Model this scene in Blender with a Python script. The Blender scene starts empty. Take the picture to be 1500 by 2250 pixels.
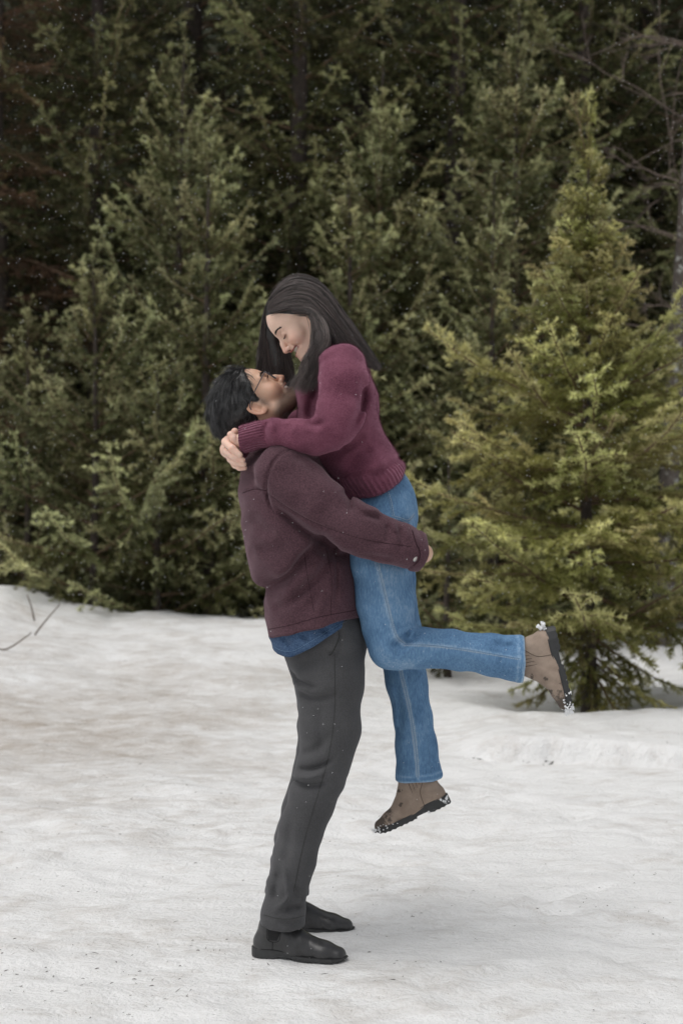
import bpy, math, random
import numpy as np
from mathutils import Vector, Matrix
from mathutils.bvhtree import BVHTree

# ------------------------------------------------------------------ camera, sky, sun, exposure
SC = bpy.context.scene
COL = SC.collection
SKIP = ''
F = 3361.0          # focal length in photograph pixels (1500 x 2250)
CAMD = 4.5          # metres from the camera to the plane Y = 0 where the couple stands
CZ = 1.32           # camera height
cam_data = bpy.data.cameras.new('camera')
cam = bpy.data.objects.new('camera', cam_data)
COL.objects.link(cam)
cam.location = (0, -CAMD, CZ)
cam.rotation_euler = (math.radians(90), 0, 0)
cam_data.sensor_fit = 'VERTICAL'
cam_data.sensor_height = 36.0
cam_data.lens = F / 2250.0 * 36.0
cam_data.clip_start = 0.05
cam_data.clip_end = 2000
cam_data.dof.use_dof = True
cam_data.dof.focus_distance = CAMD + 0.06
cam_data.dof.aperture_fstop = 3.6
SC.camera = cam

SUN_EL, SUN_AZ = math.radians(70), math.radians(-120)   # high, soft, from behind the camera on the left
world = bpy.data.worlds.new('World')
SC.world = world
world.use_nodes = True
wn = world.node_tree
wn.nodes.clear()
w_out = wn.nodes.new('ShaderNodeOutputWorld')
w_bg = wn.nodes.new('ShaderNodeBackground')
w_sky = wn.nodes.new('ShaderNodeTexSky')
w_sky.sky_type = 'NISHITA'
w_sky.sun_disc = False
w_sky.sun_elevation = SUN_EL
w_sky.sun_rotation = SUN_AZ
w_sky.altitude = 900
w_sky.air_density = 1.0
w_sky.dust_density = 6.0
w_sky.ozone_density = 1.0
w_hs = wn.nodes.new('ShaderNodeHueSaturation')          # cloud cover: the sky's blue greyed out evenly
w_hs.inputs['Saturation'].default_value = 0.12
w_hs.inputs['Value'].default_value = 1.0
w_bg.inputs['Strength'].default_value = 0.15
wn.links.new(w_sky.outputs[0], w_hs.inputs['Color'])
wn.links.new(w_hs.outputs[0], w_bg.inputs['Color'])
wn.links.new(w_bg.outputs[0], w_out.inputs['Surface'])

sun_data = bpy.data.lights.new('sun', 'SUN')
sun_data.energy = 1.2
sun_data.angle = math.radians(50)
sun_data.color = (1.0, 0.965, 0.92)
sun = bpy.data.objects.new('sun', sun_data)
COL.objects.link(sun)
# a vector pointing from the scene to the sun
_sd = Vector((math.sin(SUN_AZ) * math.cos(SUN_EL), math.cos(SUN_AZ) * math.cos(SUN_EL), math.sin(SUN_EL)))
sun.rotation_euler = _sd.to_track_quat('Z', 'Y').to_euler()

SC.view_settings.view_transform = 'Standard'
SC.view_settings.look = 'None'
SC.view_settings.gamma = 1.0
SC.view_settings.exposure = 0.0
SC.view_settings.use_curve_mapping = False
SC.render.engine = 'CYCLES'
SC.cycles.use_denoising = True
SC.cycles.use_adaptive_sampling = True
SC.cycles.adaptive_threshold = 0.03
SC.cycles.max_bounces = 5
SC.cycles.diffuse_bounces = 3
SC.cycles.glossy_bounces = 2
SC.cycles.transmission_bounces = 4
SC.cycles.transparent_max_bounces = 6
SC.cycles.use_light_tree = False
world.cycles.sampling_method = 'MANUAL'
world.cycles.sample_map_resolution = 64
SC.cycles.caustics_reflective = False
SC.cycles.caustics_refractive = False

# ------------------------------------------------------------------ helpers
RNG = np.random.default_rng(11)
random.seed(5)


def W(px, py, Y=0.0):
    """Where a photograph pixel sits in the world when it lies at depth Y."""
    D = CAMD + Y
    return np.array([(px - 750.0) * D / F, Y, CZ + (1125.0 - py) * D / F])


def R(rpx, Y=0.0):
    return rpx * (CAMD + Y) / F


def tag(o, label=None, cat=None, group=None, kind=None):
    if label: o['label'] = label
    if cat: o['category'] = cat
    if group: o['group'] = group
    if kind: o['kind'] = kind
    return o


def link(o, parent=None):
    COL.objects.link(o)
    if parent is not None:
        o.parent = parent
    return o


def empty(name, loc=(0, 0, 0)):
    o = bpy.data.objects.new(name, None)
    o.location = loc
    o.empty_display_size = 0.1
    COL.objects.link(o)
    return o


def mesh_from(name, verts, faces, mat=None, smooth=True):
    """faces: (n,3) or (n,4) int array (one size), or a list of such arrays."""
    me = bpy.data.meshes.new(name)
    verts = np.asarray(verts, dtype=np.float32)
    if not isinstance(faces, list):
        faces = [faces]
    faces = [np.asarray(f, dtype=np.int32) for f in faces if len(f)]
    nl = sum(f.size for f in faces)
    npoly = sum(len(f) for f in faces)
    me.vertices.add(len(verts))
    me.vertices.foreach_set('co', verts.ravel())
    me.loops.add(nl)
    me.loops.foreach_set('vertex_index', np.concatenate([f.ravel() for f in faces]))
    me.polygons.add(npoly)
    tot = np.concatenate([np.full(len(f), f.shape[1], dtype=np.int32) for f in faces])
    start = np.concatenate([[0], np.cumsum(tot)[:-1]]).astype(np.int32)
    me.polygons.foreach_set('loop_start', start)
    me.polygons.foreach_set('loop_total', tot)
    me.update(calc_edges=True)
    me.polygons.foreach_set('use_smooth', np.full(npoly, bool(smooth)))
    if mat is not None:
        me.materials.append(mat)
    me.validate(clean_customdata=False)
    return me


def add_obj(name, verts, faces, mat, parent=None, smooth=True):
    return link(bpy.data.objects.new(name, mesh_from(name, verts, faces, mat, smooth)), parent)


def set_attr(me, name, arr):
    arr = np.asarray(arr, dtype=np.float32)
    if arr.ndim == 1:
        a = me.attributes.new(name, 'FLOAT', 'POINT')
        a.data.foreach_set('value', arr)
    else:
        if arr.shape[1] == 3:
            arr = np.concatenate([arr, np.ones((len(arr), 1), np.float32)], 1)
        a = me.attributes.new(name, 'FLOAT_COLOR', 'POINT')
        a.data.foreach_set('color', arr.ravel())


def smoothstep(a, b, x):
    t = np.clip((x - a) / (b - a), 0, 1)
    return t * t * (3 - 2 * t)


def _hash(ix, iy, iz, seed):
    h = (ix.astype(np.int64) * 374761393 + iy.astype(np.int64) * 668265263 + iz.astype(np.int64) * 2147483647 + seed * 974634777) & 0xFFFFFFFF
    h = ((h ^ (h >> 13)) * 1274126177) & 0xFFFFFFFF
    h = h ^ (h >> 16)
    return (h & 0xFFFFFF).astype(np.float32) / 8388608.0 - 1.0


def noise3(x, y, z, seed=0):
    """smooth value noise in about -1..1"""
    x = np.asarray(x, np.float32); y = np.asarray(y, np.float32) + 0 * x; z = np.asarray(z, np.float32) + 0 * x
    xi, yi, zi = np.floor(x), np.floor(y), np.floor(z)
    fx, fy, fz = x - xi, y - yi, z - zi
    fx = fx * fx * (3 - 2 * fx); fy = fy * fy * (3 - 2 * fy); fz = fz * fz * (3 - 2 * fz)
    xi = xi.astype(np.int64); yi = yi.astype(np.int64); zi = zi.astype(np.int64)
    r = 0
    for dx in (0, 1):
        wx = fx if dx else 1 - fx
        for dy in (0, 1):
            wy = fy if dy else 1 - fy
            for dz in (0, 1):
                wz = fz if dz else 1 - fz
                r = r + wx * wy * wz * _hash(xi + dx, yi + dy, zi + dz, seed)
    return r


def fbm(x, y, z=0.0, octaves=3, seed=0, gain=0.5):
    r, a = 0, 1.0
    for o in range(octaves):
        r = r + a * noise3(x * 2 ** o, y * 2 ** o, z * 2 ** o if not np.isscalar(z) else z + o * 7.3, seed + o)
        a *= gain
    return r


# ------------------------------------------------------------------ materials
def new_mat(name):
    m = bpy.data.materials.new(name)
    m.use_nodes = True
    nt = m.node_tree
    b = nt.nodes['Principled BSDF']
    return m, nt, b


def N(nt, kind, **kw):
    n = nt.nodes.new(kind)
    for k, v in kw.items():
        if k in n.inputs:
            n.inputs[k].default_value = v
        else:
            setattr(n, k, v)
    return n


def ramp(nt, fac, stops):
    r = nt.nodes.new('ShaderNodeValToRGB')
    e = r.color_ramp.elements
    while len(e) > 1:
        e.remove(e[0])
    e[0].position = stops[0][0]; e[0].color = (*stops[0][1], 1)
    for p, c in stops[1:]:
        n = e.new(p); n.color = (*c, 1)
    nt.links.new(fac, r.inputs[0])
    return r.outputs[0]


def coords(nt, scale=(1, 1, 1), rot=(0, 0, 0)):
    t = nt.nodes.new('ShaderNodeTexCoord')
    m = nt.nodes.new('ShaderNodeMapping')
    m.inputs['Scale'].default_value = scale
    m.inputs['Rotation'].default_value = rot
    nt.links.new(t.outputs['Object'], m.inputs['Vector'])
    return m.outputs[0]


def noise_tex(nt, vec, scale, detail=3, rough=0.55, dist=0.0):
    n = N(nt, 'ShaderNodeTexNoise', Scale=scale, Detail=detail, Roughness=rough, Distortion=dist)
    nt.links.new(vec, n.inputs['Vector'])
    return n.outputs['Fac']


def math_n(nt, op, a, b=None, clamp=False):
    m = nt.nodes.new('ShaderNodeMath'); m.operation = op; m.use_clamp = clamp
    for i, v in enumerate((a, b)):
        if v is None: continue
        if isinstance(v, (int, float)): m.inputs[i].default_value = v
        else: nt.links.new(v, m.inputs[i])
    return m.outputs[0]


def mixc(nt, fac, a, b, mode='MIX'):
    m = nt.nodes.new('ShaderNodeMix'); m.data_type = 'RGBA'; m.blend_type = mode
    for i, v in ((0, fac), (6, a), (7, b)):
        if isinstance(v, (int, float)): m.inputs[i].default_value = v
        elif isinstance(v, tuple): m.inputs[i].default_value = (*v, 1) if len(v) == 3 else v
        else: nt.links.new(v, m.inputs[i])
    return m.outputs[2]


def bump(nt, b, height, strength=0.3, dist=0.002):
    n = N(nt, 'ShaderNodeBump', Strength=strength, Distance=dist)
    nt.links.new(height, n.inputs['Height'])
    nt.links.new(n.outputs[0], b.inputs['Normal'])


def attr(nt, name, col=False):
    a = nt.nodes.new('ShaderNodeAttribute'); a.attribute_name = name
    return a.outputs['Color'] if col else a.outputs['Fac']


# ------------------------------------------------------------------ tubes
def tube_arrays(paths, radii, sides=3):
    """many polylines (k,n,3) with radii (n,) or (k,n) -> verts, quad faces"""
    paths = np.asarray(paths, np.float32)
    k, n, _ = paths.shape
    radii = np.broadcast_to(np.asarray(radii, np.float32), (k, n))
    t = np.gradient(paths, axis=1)
    t /= np.linalg.norm(t, axis=2, keepdims=True) + 1e-9
    ref = np.zeros_like(t); ref[..., 2] = 1
    bad = np.abs(t[..., 2]) > 0.9
    ref[bad] = (1, 0, 0)
    u = np.cross(t, ref); u /= np.linalg.norm(u, axis=2, keepdims=True) + 1e-9
    v = np.cross(t, u)
    a = np.arange(sides) / sides * 2 * np.pi
    ring = u[:, :, None, :] * np.cos(a)[None, None, :, None] + v[:, :, None, :] * np.sin(a)[None, None, :, None]
    vs = paths[:, :, None, :] + ring * radii[:, :, None, None]
    idx = np.arange(k * n * sides).reshape(k, n, sides)
    a0 = idx[:, :-1]; a1 = idx[:, 1:]
    q = np.stack([a0, np.roll(a0, -1, 2), np.roll(a1, -1, 2), a1], -1).reshape(-1, 4)
    return vs.reshape(-1, 3), q


def catmull(pts, n):
    """smooth curve through control points, n samples"""
    p = np.asarray(pts, float)
    m = len(p)
    if m == 2:
        t = np.linspace(0, 1, n)[:, None]
        return p[0] * (1 - t) + p[1] * t
    P = np.vstack([2 * p[0] - p[1], p, 2 * p[-1] - p[-2]])
    out = []
    for s in np.linspace(0, m - 1 - 1e-6, n):
        i = int(s); t = s - i
        a, b, c, d = P[i], P[i + 1], P[i + 2], P[i + 3]
        out.append(0.5 * (2 * b + (c - a) * t + (2 * a - 5 * b + 4 * c - d) * t * t + (3 * b - a - 3 * c + d) * t ** 3))
    return np.array(out)
# ------------------------------------------------------------------ snow ground
YL0 = 3.85   # depth of the little ledge at the right
_cx = np.array([-60, -3.2, -2.95, -2.72, -2.55, -2.3, -2.15, -2.0, -1.9, -1.6, -0.7, 0.0, 0.75, 60])
_cz = np.array([.74, .72, .71, .64, .585, .53, .51, .52, .44, .43, .44, .38, 0.0, 0.0])

_dx = np.linspace(-8, 4, 1200)
_dz = np.convolve(np.pad(np.interp(_dx, _cx, _cz), 40, 'edge'), np.hanning(81) / np.hanning(81).sum(), 'valid')


def ground_z(x, y, fine=True):
    x = np.asarray(x, np.float32); y = np.asarray(y, np.float32)
    z = 0 * x
    # left bank rising to a crest, falling behind it
    zc = np.interp(x, _dx, _dz).astype(np.float32)
    up = smoothstep(3.6, 8.6, y)
    down = smoothstep(8.7, 10.6, y)
    z = z + zc * (up - 1.0 * down)
    z = z + 0.05 * np.clip(y - 12, 0, 60)
    if fine:
        far = 1 + 0.04 * np.clip(y, 0, 30)
        feet = smoothstep(0.12, 0.6, np.hypot((x - 0.0 + 0.11) * 0.9, y - 0.12))
        amp = 0.25 + 0.75 * feet
        z = z + amp * 0.030 * fbm(x * 0.9, y * 1.2, 0, 2, 3)
        z = z + amp * 0.013 * fbm(x * 3.0 + 0.5 * y, y * 3.9, 0, 3, 7)
        rid = 1 - np.abs(noise3(x * 4.2 + 0.8 * y, y * 5.2, 0, 21))
        z = z - amp * 0.012 * rid ** 4
        z = z + 0.0050 * fbm(x * 12, y * 15, 0, 2, 33)
        z = z + 0.05 * smoothstep(7.0, 8.8, y) * noise3(x * 2.6, 0 * y, 0, 5) * smoothstep(11, 9, y)
        # ledge at the right
        yl = YL0 - 0.32 * (x - 0.75) + 0.05 * noise3(x * 4, 0 * y, 0, 9) + 0.02 * noise3(x * 15, 0 * y, 0, 19)
        m = smoothstep(0.55, 0.95, x)
        z = z + m * 0.105 * smoothstep(-0.012, 0.045, y - yl) * np.exp(-np.clip(y - yl, 0, 9) / 1.6)
        z = z - m * 0.035 * np.exp(-((y - yl + 0.03) / 0.05) ** 2)
        # well round the small fir
        r = np.hypot(x - FIR[0], y - FIR[1])
        z = z - 0.16 * np.exp(-(r / 0.45) ** 2) + 0.05 * np.exp(-((r - 0.95) / 0.35) ** 2)
        # shallow footprints
        for fx, fy, fa in FEET:
            c, s = math.cos(fa), math.sin(fa)
            u = (x - fx) * c + (y - fy) * s; v = -(x - fx) * s + (y - fy) * c
            e = (u / 0.145) ** 2 + (v / 0.055) ** 2
            z = z - 0.014 * np.exp(-e ** 2) + 0.006 * np.exp(-((np.sqrt(e) - 1.3) / 0.25) ** 2)
    return z


FIR = W(1297, 1560, 5.7)[:2]
_r = random.Random(3)
FEET = [(_r.uniform(-1.4, 1.2), _r.uniform(-0.9, 2.6), _r.uniform(-1, 1)) for _ in range(26)]
FEET = [f for f in FEET if math.hypot(f[0] + 0.1, f[1] - 0.15) > 0.45]


def axis(segs):
    out = []
    for a, b, s in segs:
        n = max(2, int(round((b - a) / s)))
        out.append(np.linspace(a, b, n, endpoint=False))
    out.append([segs[-1][1]])
    return np.concatenate(out)


def snow_material():
    m, nt, b = new_mat('old_snow')
    v = coords(nt, (1, 1.5, 1), (0, 0, 0.12))
    v2 = coords(nt, (1, 1.6, 1), (0, 0, 0.2))
    n1 = noise_tex(nt, v, 1.1, 6, 0.66, 0.3)
    n2 = noise_tex(nt, v2, 6.5, 7, 0.70, 0.25)
    n3 = noise_tex(nt, coords(nt), 55, 3, 0.6)
    # brown melt-out dirt, thickest in one old track in front of the bank
    t = nt.nodes.new('ShaderNodeTexCoord'); sx = nt.nodes.new('ShaderNodeSeparateXYZ')
    nt.links.new(t.outputs['Object'], sx.inputs[0])
    band = math_n(nt, 'SUBTRACT', sx.outputs['Y'], 4.6)
    band = math_n(nt, 'DIVIDE', band, 2.2)
    band = math_n(nt, 'MULTIPLY', band, band)
    band = math_n(nt, 'POWER', 2.718, math_n(nt, 'MULTIPLY', band, -1.0))
    left = nt.nodes.new('ShaderNodeMapRange'); left.inputs[1].default_value = 0.4; left.inputs[2].default_value = -1.2
    nt.links.new(sx.outputs['X'], left.inputs[0])
    band = math_n(nt, 'MULTIPLY', band, left.outputs[0])
    amt = math_n(nt, 'ADD', math_n(nt, 'MULTIPLY', band, 0.17), 0.0)
    f = math_n(nt, 'ADD', math_n(nt, 'MULTIPLY', n1, 0.5), math_n(nt, 'MULTIPLY', n2, 0.5))
    f = math_n(nt, 'ADD', f, amt)
    dirt = nt.nodes.new('ShaderNodeMapRange'); dirt.inputs[1].default_value = 0.50; dirt.inputs[2].default_value = 0.80
    nt.links.new(f, dirt.inputs[0])
    base = mixc(nt, dirt.outputs[0], (0.77, 0.77, 0.765), (0.38, 0.33, 0.28))
    grey = nt.nodes.new('ShaderNodeMapRange'); grey.inputs[1].default_value = 0.45; grey.inputs[2].default_value = 0.75
    grey.inputs[4].default_value = 0.42
    nt.links.new(noise_tex(nt, coords(nt, (1, 2.2, 1), (0, 0, -0.1)), 3.4, 7, 0.68, 0.3), grey.inputs[0])
    base = mixc(nt, grey.outputs[0], base, (0.58, 0.575, 0.565))
    # scattered fine specks
    sp = nt.nodes.new('ShaderNodeTexVoronoi'); sp.inputs['Scale'].default_value = 42
    nt.links.new(coords(nt), sp.inputs['Vector'])
    spk = math_n(nt, 'LESS_THAN', sp.outputs['Distance'], math_n(nt, 'MULTIPLY', math_n(nt, 'SUBTRACT', f, 0.44, True), 0.75))
    base = mixc(nt, math_n(nt, 'MULTIPLY', spk, 0.55), base, (0.22, 0.17, 0.12))
    nt.links.new(base, b.inputs['Base Color'])
    b.inputs['Roughness'].default_value = 0.62
    b.inputs['Specular IOR Level'].default_value = 0.3
    h = math_n(nt, 'ADD', math_n(nt, 'MULTIPLY', n2, 1.6), math_n(nt, 'MULTIPLY', n3, 0.55))
    bump(nt, b, h, 0.75, 0.02)
    return m


gx = axis([(-220, -40, 20), (-40, -8, 2.0), (-8, -3.6, 0.22), (-3.6, 3.6, 0.032), (3.6, 8, 0.22), (8, 40, 2.0), (40, 220, 20)])
gy = axis([(-220, -30, 19), (-30, -4, 1.3), (-4, -1.9, 0.12), (-1.9, 0.6, 0.022), (0.6, 5, 0.03), (5, 9.2, 0.05), (9.2, 14, 0.15), (14, 40, 1.3), (40, 300, 20)])
GX, GY = np.meshgrid(gx, gy)
GZ = ground_z(GX, GY)
gi = np.arange(GX.size).reshape(GX.shape)
gq = np.stack([gi[:-1, :-1], gi[:-1, 1:], gi[1:, 1:], gi[1:, :-1]], -1).reshape(-1, 4)
SNOW = snow_material()
ground = add_obj('snow_ground', np.stack([GX.ravel(), GY.ravel(), GZ.ravel()], 1), gq, SNOW)
tag(ground, 'old trodden snow covering the clearing, streaked with brown needle dirt', 'snow', kind='structure')


# added dark slope behind the forest: hides sky gaps and blocks sky light
hx = np.linspace(-45, 45, 61); hy = np.linspace(28, 60, 30)
HX, HY = np.meshgrid(hx, hy)
HZ = 0.3 + np.clip(HY - 28.5, 0, 99) * 0.95 + 1.4 * fbm(HX * 0.35, HY * 0.35, 0, 3, 51)
hi_ = np.arange(HX.size).reshape(HX.shape)
hm, hnt, hb_ = new_mat('added_slope_dark')
hnt.links.new(ramp(hnt, noise_tex(hnt, coords(hnt), 1.6, 6, 0.7), [(0.35, (0.010, 0.013, 0.007)), (0.7, (0.035, 0.042, 0.020))]), hb_.inputs['Base Color'])
hb_.inputs['Roughness'].default_value = 1.0
sky_block = add_obj('added_slope', np.stack([HX.ravel(), HY.ravel(), HZ.ravel()], 1), np.stack([hi_[:-1, :-1], hi_[:-1, 1:], hi_[1:, 1:], hi_[1:, :-1]], -1).reshape(-1, 4), hm)
tag(sky_block, 'added dark slope behind the firs that closes sky gaps and blocks sky light', 'sky_block', kind='structure')


# ------------------------------------------------------------------ conifers
def needle_mat(name, base, tip, rough=0.55):
    m, nt, b = new_mat(name)
    age_toplit = attr(nt, 'age_toplit')
    oi = nt.nodes.new('ShaderNodeObjectInfo')
    c = mixc(nt, age_toplit, base, tip)
    hs = nt.nodes.new('ShaderNodeHueSaturation')
    nt.links.new(c, hs.inputs['Color'])
    mr = nt.nodes.new('ShaderNodeMapRange'); mr.inputs[3].default_value = 0.62; mr.inputs[4].default_value = 1.38
    nt.links.new(oi.outputs['Random'], mr.inputs[0]); nt.links.new(mr.outputs[0], hs.inputs['Value'])
    mr2 = nt.nodes.new('ShaderNodeMapRange'); mr2.inputs[3].default_value = 0.480; mr2.inputs[4].default_value = 0.522
    w = nt.nodes.new('ShaderNodeTexWhiteNoise'); w.noise_dimensions = '1D'
    nt.links.new(oi.outputs['Random'], w.inputs['W'])
    nt.links.new(w.outputs['Value'], mr2.inputs[0]); nt.links.new(mr2.outputs[0], hs.inputs['Hue'])
    nt.links.new(hs.outputs[0], b.inputs['Base Color'])
    b.inputs['Roughness'].default_value = rough
    b.inputs['Specular IOR Level'].default_value = 0.35
    tr = nt.nodes.new('ShaderNodeBsdfTranslucent')
    nt.links.new(hs.outputs[0], tr.inputs['Color'])
    mx = nt.nodes.new('ShaderNodeMixShader'); mx.inputs[0].default_value = 0.22
    out = nt.nodes['Material Output']
    nt.links.new(b.outputs[0], mx.inputs[1]); nt.links.new(tr.outputs[0], mx.inputs[2])
    nt.links.new(mx.outputs[0], out.inputs['Surface'])
    return m


def bark_mat(name, c1, c2, fleck=None):
    m, nt, b = new_mat(name)
    n = noise_tex(nt, coords(nt, (1, 1, 0.35)), 28, 5, 0.7, 0.4)
    c = ramp(nt, n, [(0.3, c1), (0.7, c2)])
    if fleck:
        n2 = noise_tex(nt, coords(nt, (1, 1, 0.8)), 14, 4, 0.7, 0.6)
        f = nt.nodes.new('ShaderNodeMapRange'); f.inputs[1].default_value = 0.56; f.inputs[2].default_value = 0.66
        nt.links.new(n2, f.inputs[0])
        c = mixc(nt, f.outputs[0], c, fleck)
    nt.links.new(c, b.inputs['Base Color'])
    b.inputs['Roughness'].default_value = 0.9
    bump(nt, b, n, 0.9, 0.02)
    return m


BARK = bark_mat('fir_bark', (0.026, 0.020, 0.016), (0.075, 0.057, 0.046))
BARK_L = bark_mat('lichen_bark', (0.05, 0.042, 0.036), (0.12, 0.10, 0.085), (0.42, 0.43, 0.40))
TWIGM = bark_mat('twig_bark', (0.09, 0.058, 0.035), (0.17, 0.11, 0.065))
DEADM = bark_mat('dead_twig', (0.10, 0.075, 0.060), (0.20, 0.155, 0.13))


def branch_mesh(name, L, seed, mat, spacing=0.05, w=0.0022, nl=0.024, dens=260, droop=0.12, sub=0.42, flat=0.35, bare=0.12, tertiary=True, spread=1.0, hang=0.1):
    """a conifer bough along +X: axis, side twigs, sub-twigs, every needle a sliver of its own"""
    rng = np.random.default_rng(seed)
    tw = []      # (start, end, age0, age1, radius)
    n0 = 12
    ax = np.linspace(0, 1, n0 + 1)
    wob = rng.normal(0, 0.012 * L, (n0 + 1, 2)).cumsum(0) * 0.5
    axis_p = np.stack([ax * L, wob[:, 0], -droop * L * ax ** 2 + 0.06 * L * np.clip(ax - 0.7, 0, 1) / 0.3 + wob[:, 1] * 0.6], 1)

    def at(s):
        i = min(int(s * n0), n0 - 1); t = s * n0 - i
        return axis_p[i] * (1 - t) + axis_p[i + 1] * t, axis_p[i + 1] - axis_p[i]

    for i in range(n0):
        if ax[i + 1] > bare:
            tw.append((axis_p[i], axis_p[i + 1], ax[i], ax[i + 1], 0.004 + 0.007 * L * (1 - ax[i])))
    s = bare * L
    side = 1
    while s < L * 0.985:
        u = s / L
        p, d = at(u); d = d / np.linalg.norm(d)
        ll = sub * L * (1 - u) ** 0.75 * min(1, 0.45 + 1.6 * u) * rng.uniform(0.5, 1.2) + 0.05
        for sgn in (1, -1):
            if rng.random() < 0.10: continue
            ang = math.radians(rng.uniform(42, 66)) * spread
            lat = np.array([-d[1], d[0], 0.0]); lat /= np.linalg.norm(lat) + 1e-9
            l1 = ll * rng.uniform(0.8, 1.15)
            dd = d * math.cos(ang) + lat * sgn * math.sin(ang)
            dd[2] += rng.normal(0.0, flat * 0.4) - hang * (1 - 0.75 * u)
            dd /= np.linalg.norm(dd)
            e = p + dd * l1 + np.array([0, 0, -0.22 * l1 * l1 / max(0.35, sub * L)])
            mid = p + dd * l1 * 0.5
            tw.append((p, mid, u * 0.45, u * 0.45 + 0.1, 0.0035))
            tw.append((mid, e, u * 0.45 + 0.1, min(1, u * 0.5 + 0.60), 0.0025))
            if tertiary and l1 > 0.1:
                q = 0.05 * rng.uniform(0.8, 1.2)
                sg = 1
                while q < l1 * 0.97:
                    v = q / l1
                    pp = p * (1 - v) + e * v if v > 0.5 else p * (1 - 2 * v) + mid * 2 * v
                    if v > 0.5: pp = mid * (2 - 2 * v) + e * (2 * v - 1)
                    l2 = (0.05 + 0.38 * l1 * (1 - v)) * rng.uniform(0.55, 1.15)
                    l2 = min(l2, 0.32)
                    a2 = math.radians(rng.uniform(38, 62))
                    la = np.array([-dd[1], dd[0], 0]); la /= np.linalg.norm(la) + 1e-9
                    d2 = dd * math.cos(a2) + la * sg * math.sin(a2)
                    d2[2] += rng.normal(-0.06 - 0.7 * hang * (1 - 0.8 * u), flat * 0.5)
                    d2 /= np.linalg.norm(d2)
                    a0 = u * 0.30 + v * 0.25
                    tw.append((pp, pp + d2 * l2 + np.array([0, 0, -0.12 * l2]), a0, min(1, a0 + 0.30 + 0.45 * rng.random()), 0.0018))
                    sg = -sg
                    q += spacing * 0.66 * rng.uniform(0.7, 1.3)
        s += spacing * rng.uniform(0.75, 1.3) * (0.75 + 0.35 * L)
    A = np.array([t[0] for t in tw]); B = np.array([t[1] for t in tw])
    a0 = np.array([t[2] for t in tw]); a1 = np.array([t[3] for t in tw]); rad = np.array([t[4] for t in tw])
    ln = np.linalg.norm(B - A, axis=1)
    cnt = np.maximum(4, (ln * dens).astype(int))
    idx = np.repeat(np.arange(len(tw)), cnt)
    K = len(idx)
    t = rng.random(K)
    P = A[idx] * (1 - t)[:, None] + B[idx] * t[:, None]
    D = (B - A)[idx] / (ln[idx][:, None] + 1e-9)
    rnd = rng.normal(0, 1, (K, 3)); rnd[:, 2] = rnd[:, 2] * 0.55 + 0.25
    perp = rnd - (rnd * D).sum(1, keepdims=True) * D
    perp /= np.linalg.norm(perp, axis=1, keepdims=True) + 1e-9
    nd = D * rng.uniform(0.35, 0.95, (K, 1)) + perp
    nd /= np.linalg.norm(nd, axis=1, keepdims=True)
    nlen = nl * rng.uniform(0.65, 1.15, K) * (1 - 0.35 * (t > 0.93))
    side = np.cross(nd, rng.normal(0, 1, (K, 3))); side /= np.linalg.norm(side, axis=1, keepdims=True) + 1e-9
    v0 = P - side * w * 0.5 + perp * 0.001; v1 = P + side * w * 0.5 + perp * 0.001
    v2 = P + nd * nlen[:, None] + side * w * 0.28
    nv = np.stack([v0, v1, v2], 1).reshape(-1, 3)
    nf = np.arange(K * 3).reshape(-1, 3)
    age_toplit = a0[idx] * (1 - t) + a1[idx] * t + rng.normal(0, 0.09, K)
    age_toplit = age_toplit + np.clip(P[:, 2] / (0.12 * L + 0.02), -0.28, 0.28) * 0.9  # bough tops painted paler, undersides darker, as if lit from above
    age_toplit = np.clip(age_toplit, 0, 1) ** 1.7
    # wood
    wv, wq = tube_arrays(np.stack([A, B], 1), np.stack([rad, rad * 0.7], 1), 3)
    full = np.stack([axis_p], 0)
    mv, mq = tube_arrays(full, (0.003 + 0.0085 * L * (1 - ax))[None, :], 5)
    off1 = len(nv); off2 = off1 + len(wv)
    me = mesh_from(name, np.vstack([nv, wv, mv]), [nf, np.vstack([wq + off1, mq + off2])], None, False)
    me.materials.append(mat); me.materials.append(TWIGM)
    mi = np.zeros(len(me.polygons), np.int32); mi[len(nf):] = 1
    me.polygons.foreach_set('material_index', mi)
    set_attr(me, 'age_toplit', np.concatenate([np.repeat(age_toplit, 3), np.zeros(len(wv) + len(mv))]))
    return me


def trunk_mesh(name, base, top, r0, r1, mat, seed=0, n=14, bend=0.03):
    rng = np.random.default_rng(seed)
    t = np.linspace(0, 1, n)[:, None]
    base = np.array(base, float); top = np.array(top, float)
    p = base * (1 - t) + top * t
    h = np.linalg.norm(top - base)
    p[:, :2] += np.cumsum(rng.normal(0, bend * h / n, (n, 2)), 0) * np.sin(np.pi * t) ** 0.7
    r = r0 * (1 - t[:, 0]) + r1 * t[:, 0] + r0 * 0.5 * np.exp(-t[:, 0] * h / 0.18)
    v, q = tube_arrays(p[None], r[None], 12)
    v = v + np.repeat(rng.normal(0, 0.03, len(v))[:, None], 3, 1) * 0.15 * r0
    return mesh_from(name, v, q, mat), p


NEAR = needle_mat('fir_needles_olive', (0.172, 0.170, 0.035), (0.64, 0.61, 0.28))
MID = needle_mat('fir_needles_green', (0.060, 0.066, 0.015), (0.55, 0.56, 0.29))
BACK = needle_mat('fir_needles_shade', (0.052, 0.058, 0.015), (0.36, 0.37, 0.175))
DEEP = needle_mat('fir_needles_deep_shade', (0.032, 0.037, 0.012), (0.175, 0.185, 0.085))  # shade of the deep forest put into the needle colour
RUST = needle_mat('cedar_rust', (0.085, 0.050, 0.024), (0.25, 0.15, 0.075))
_bank = {}


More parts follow.
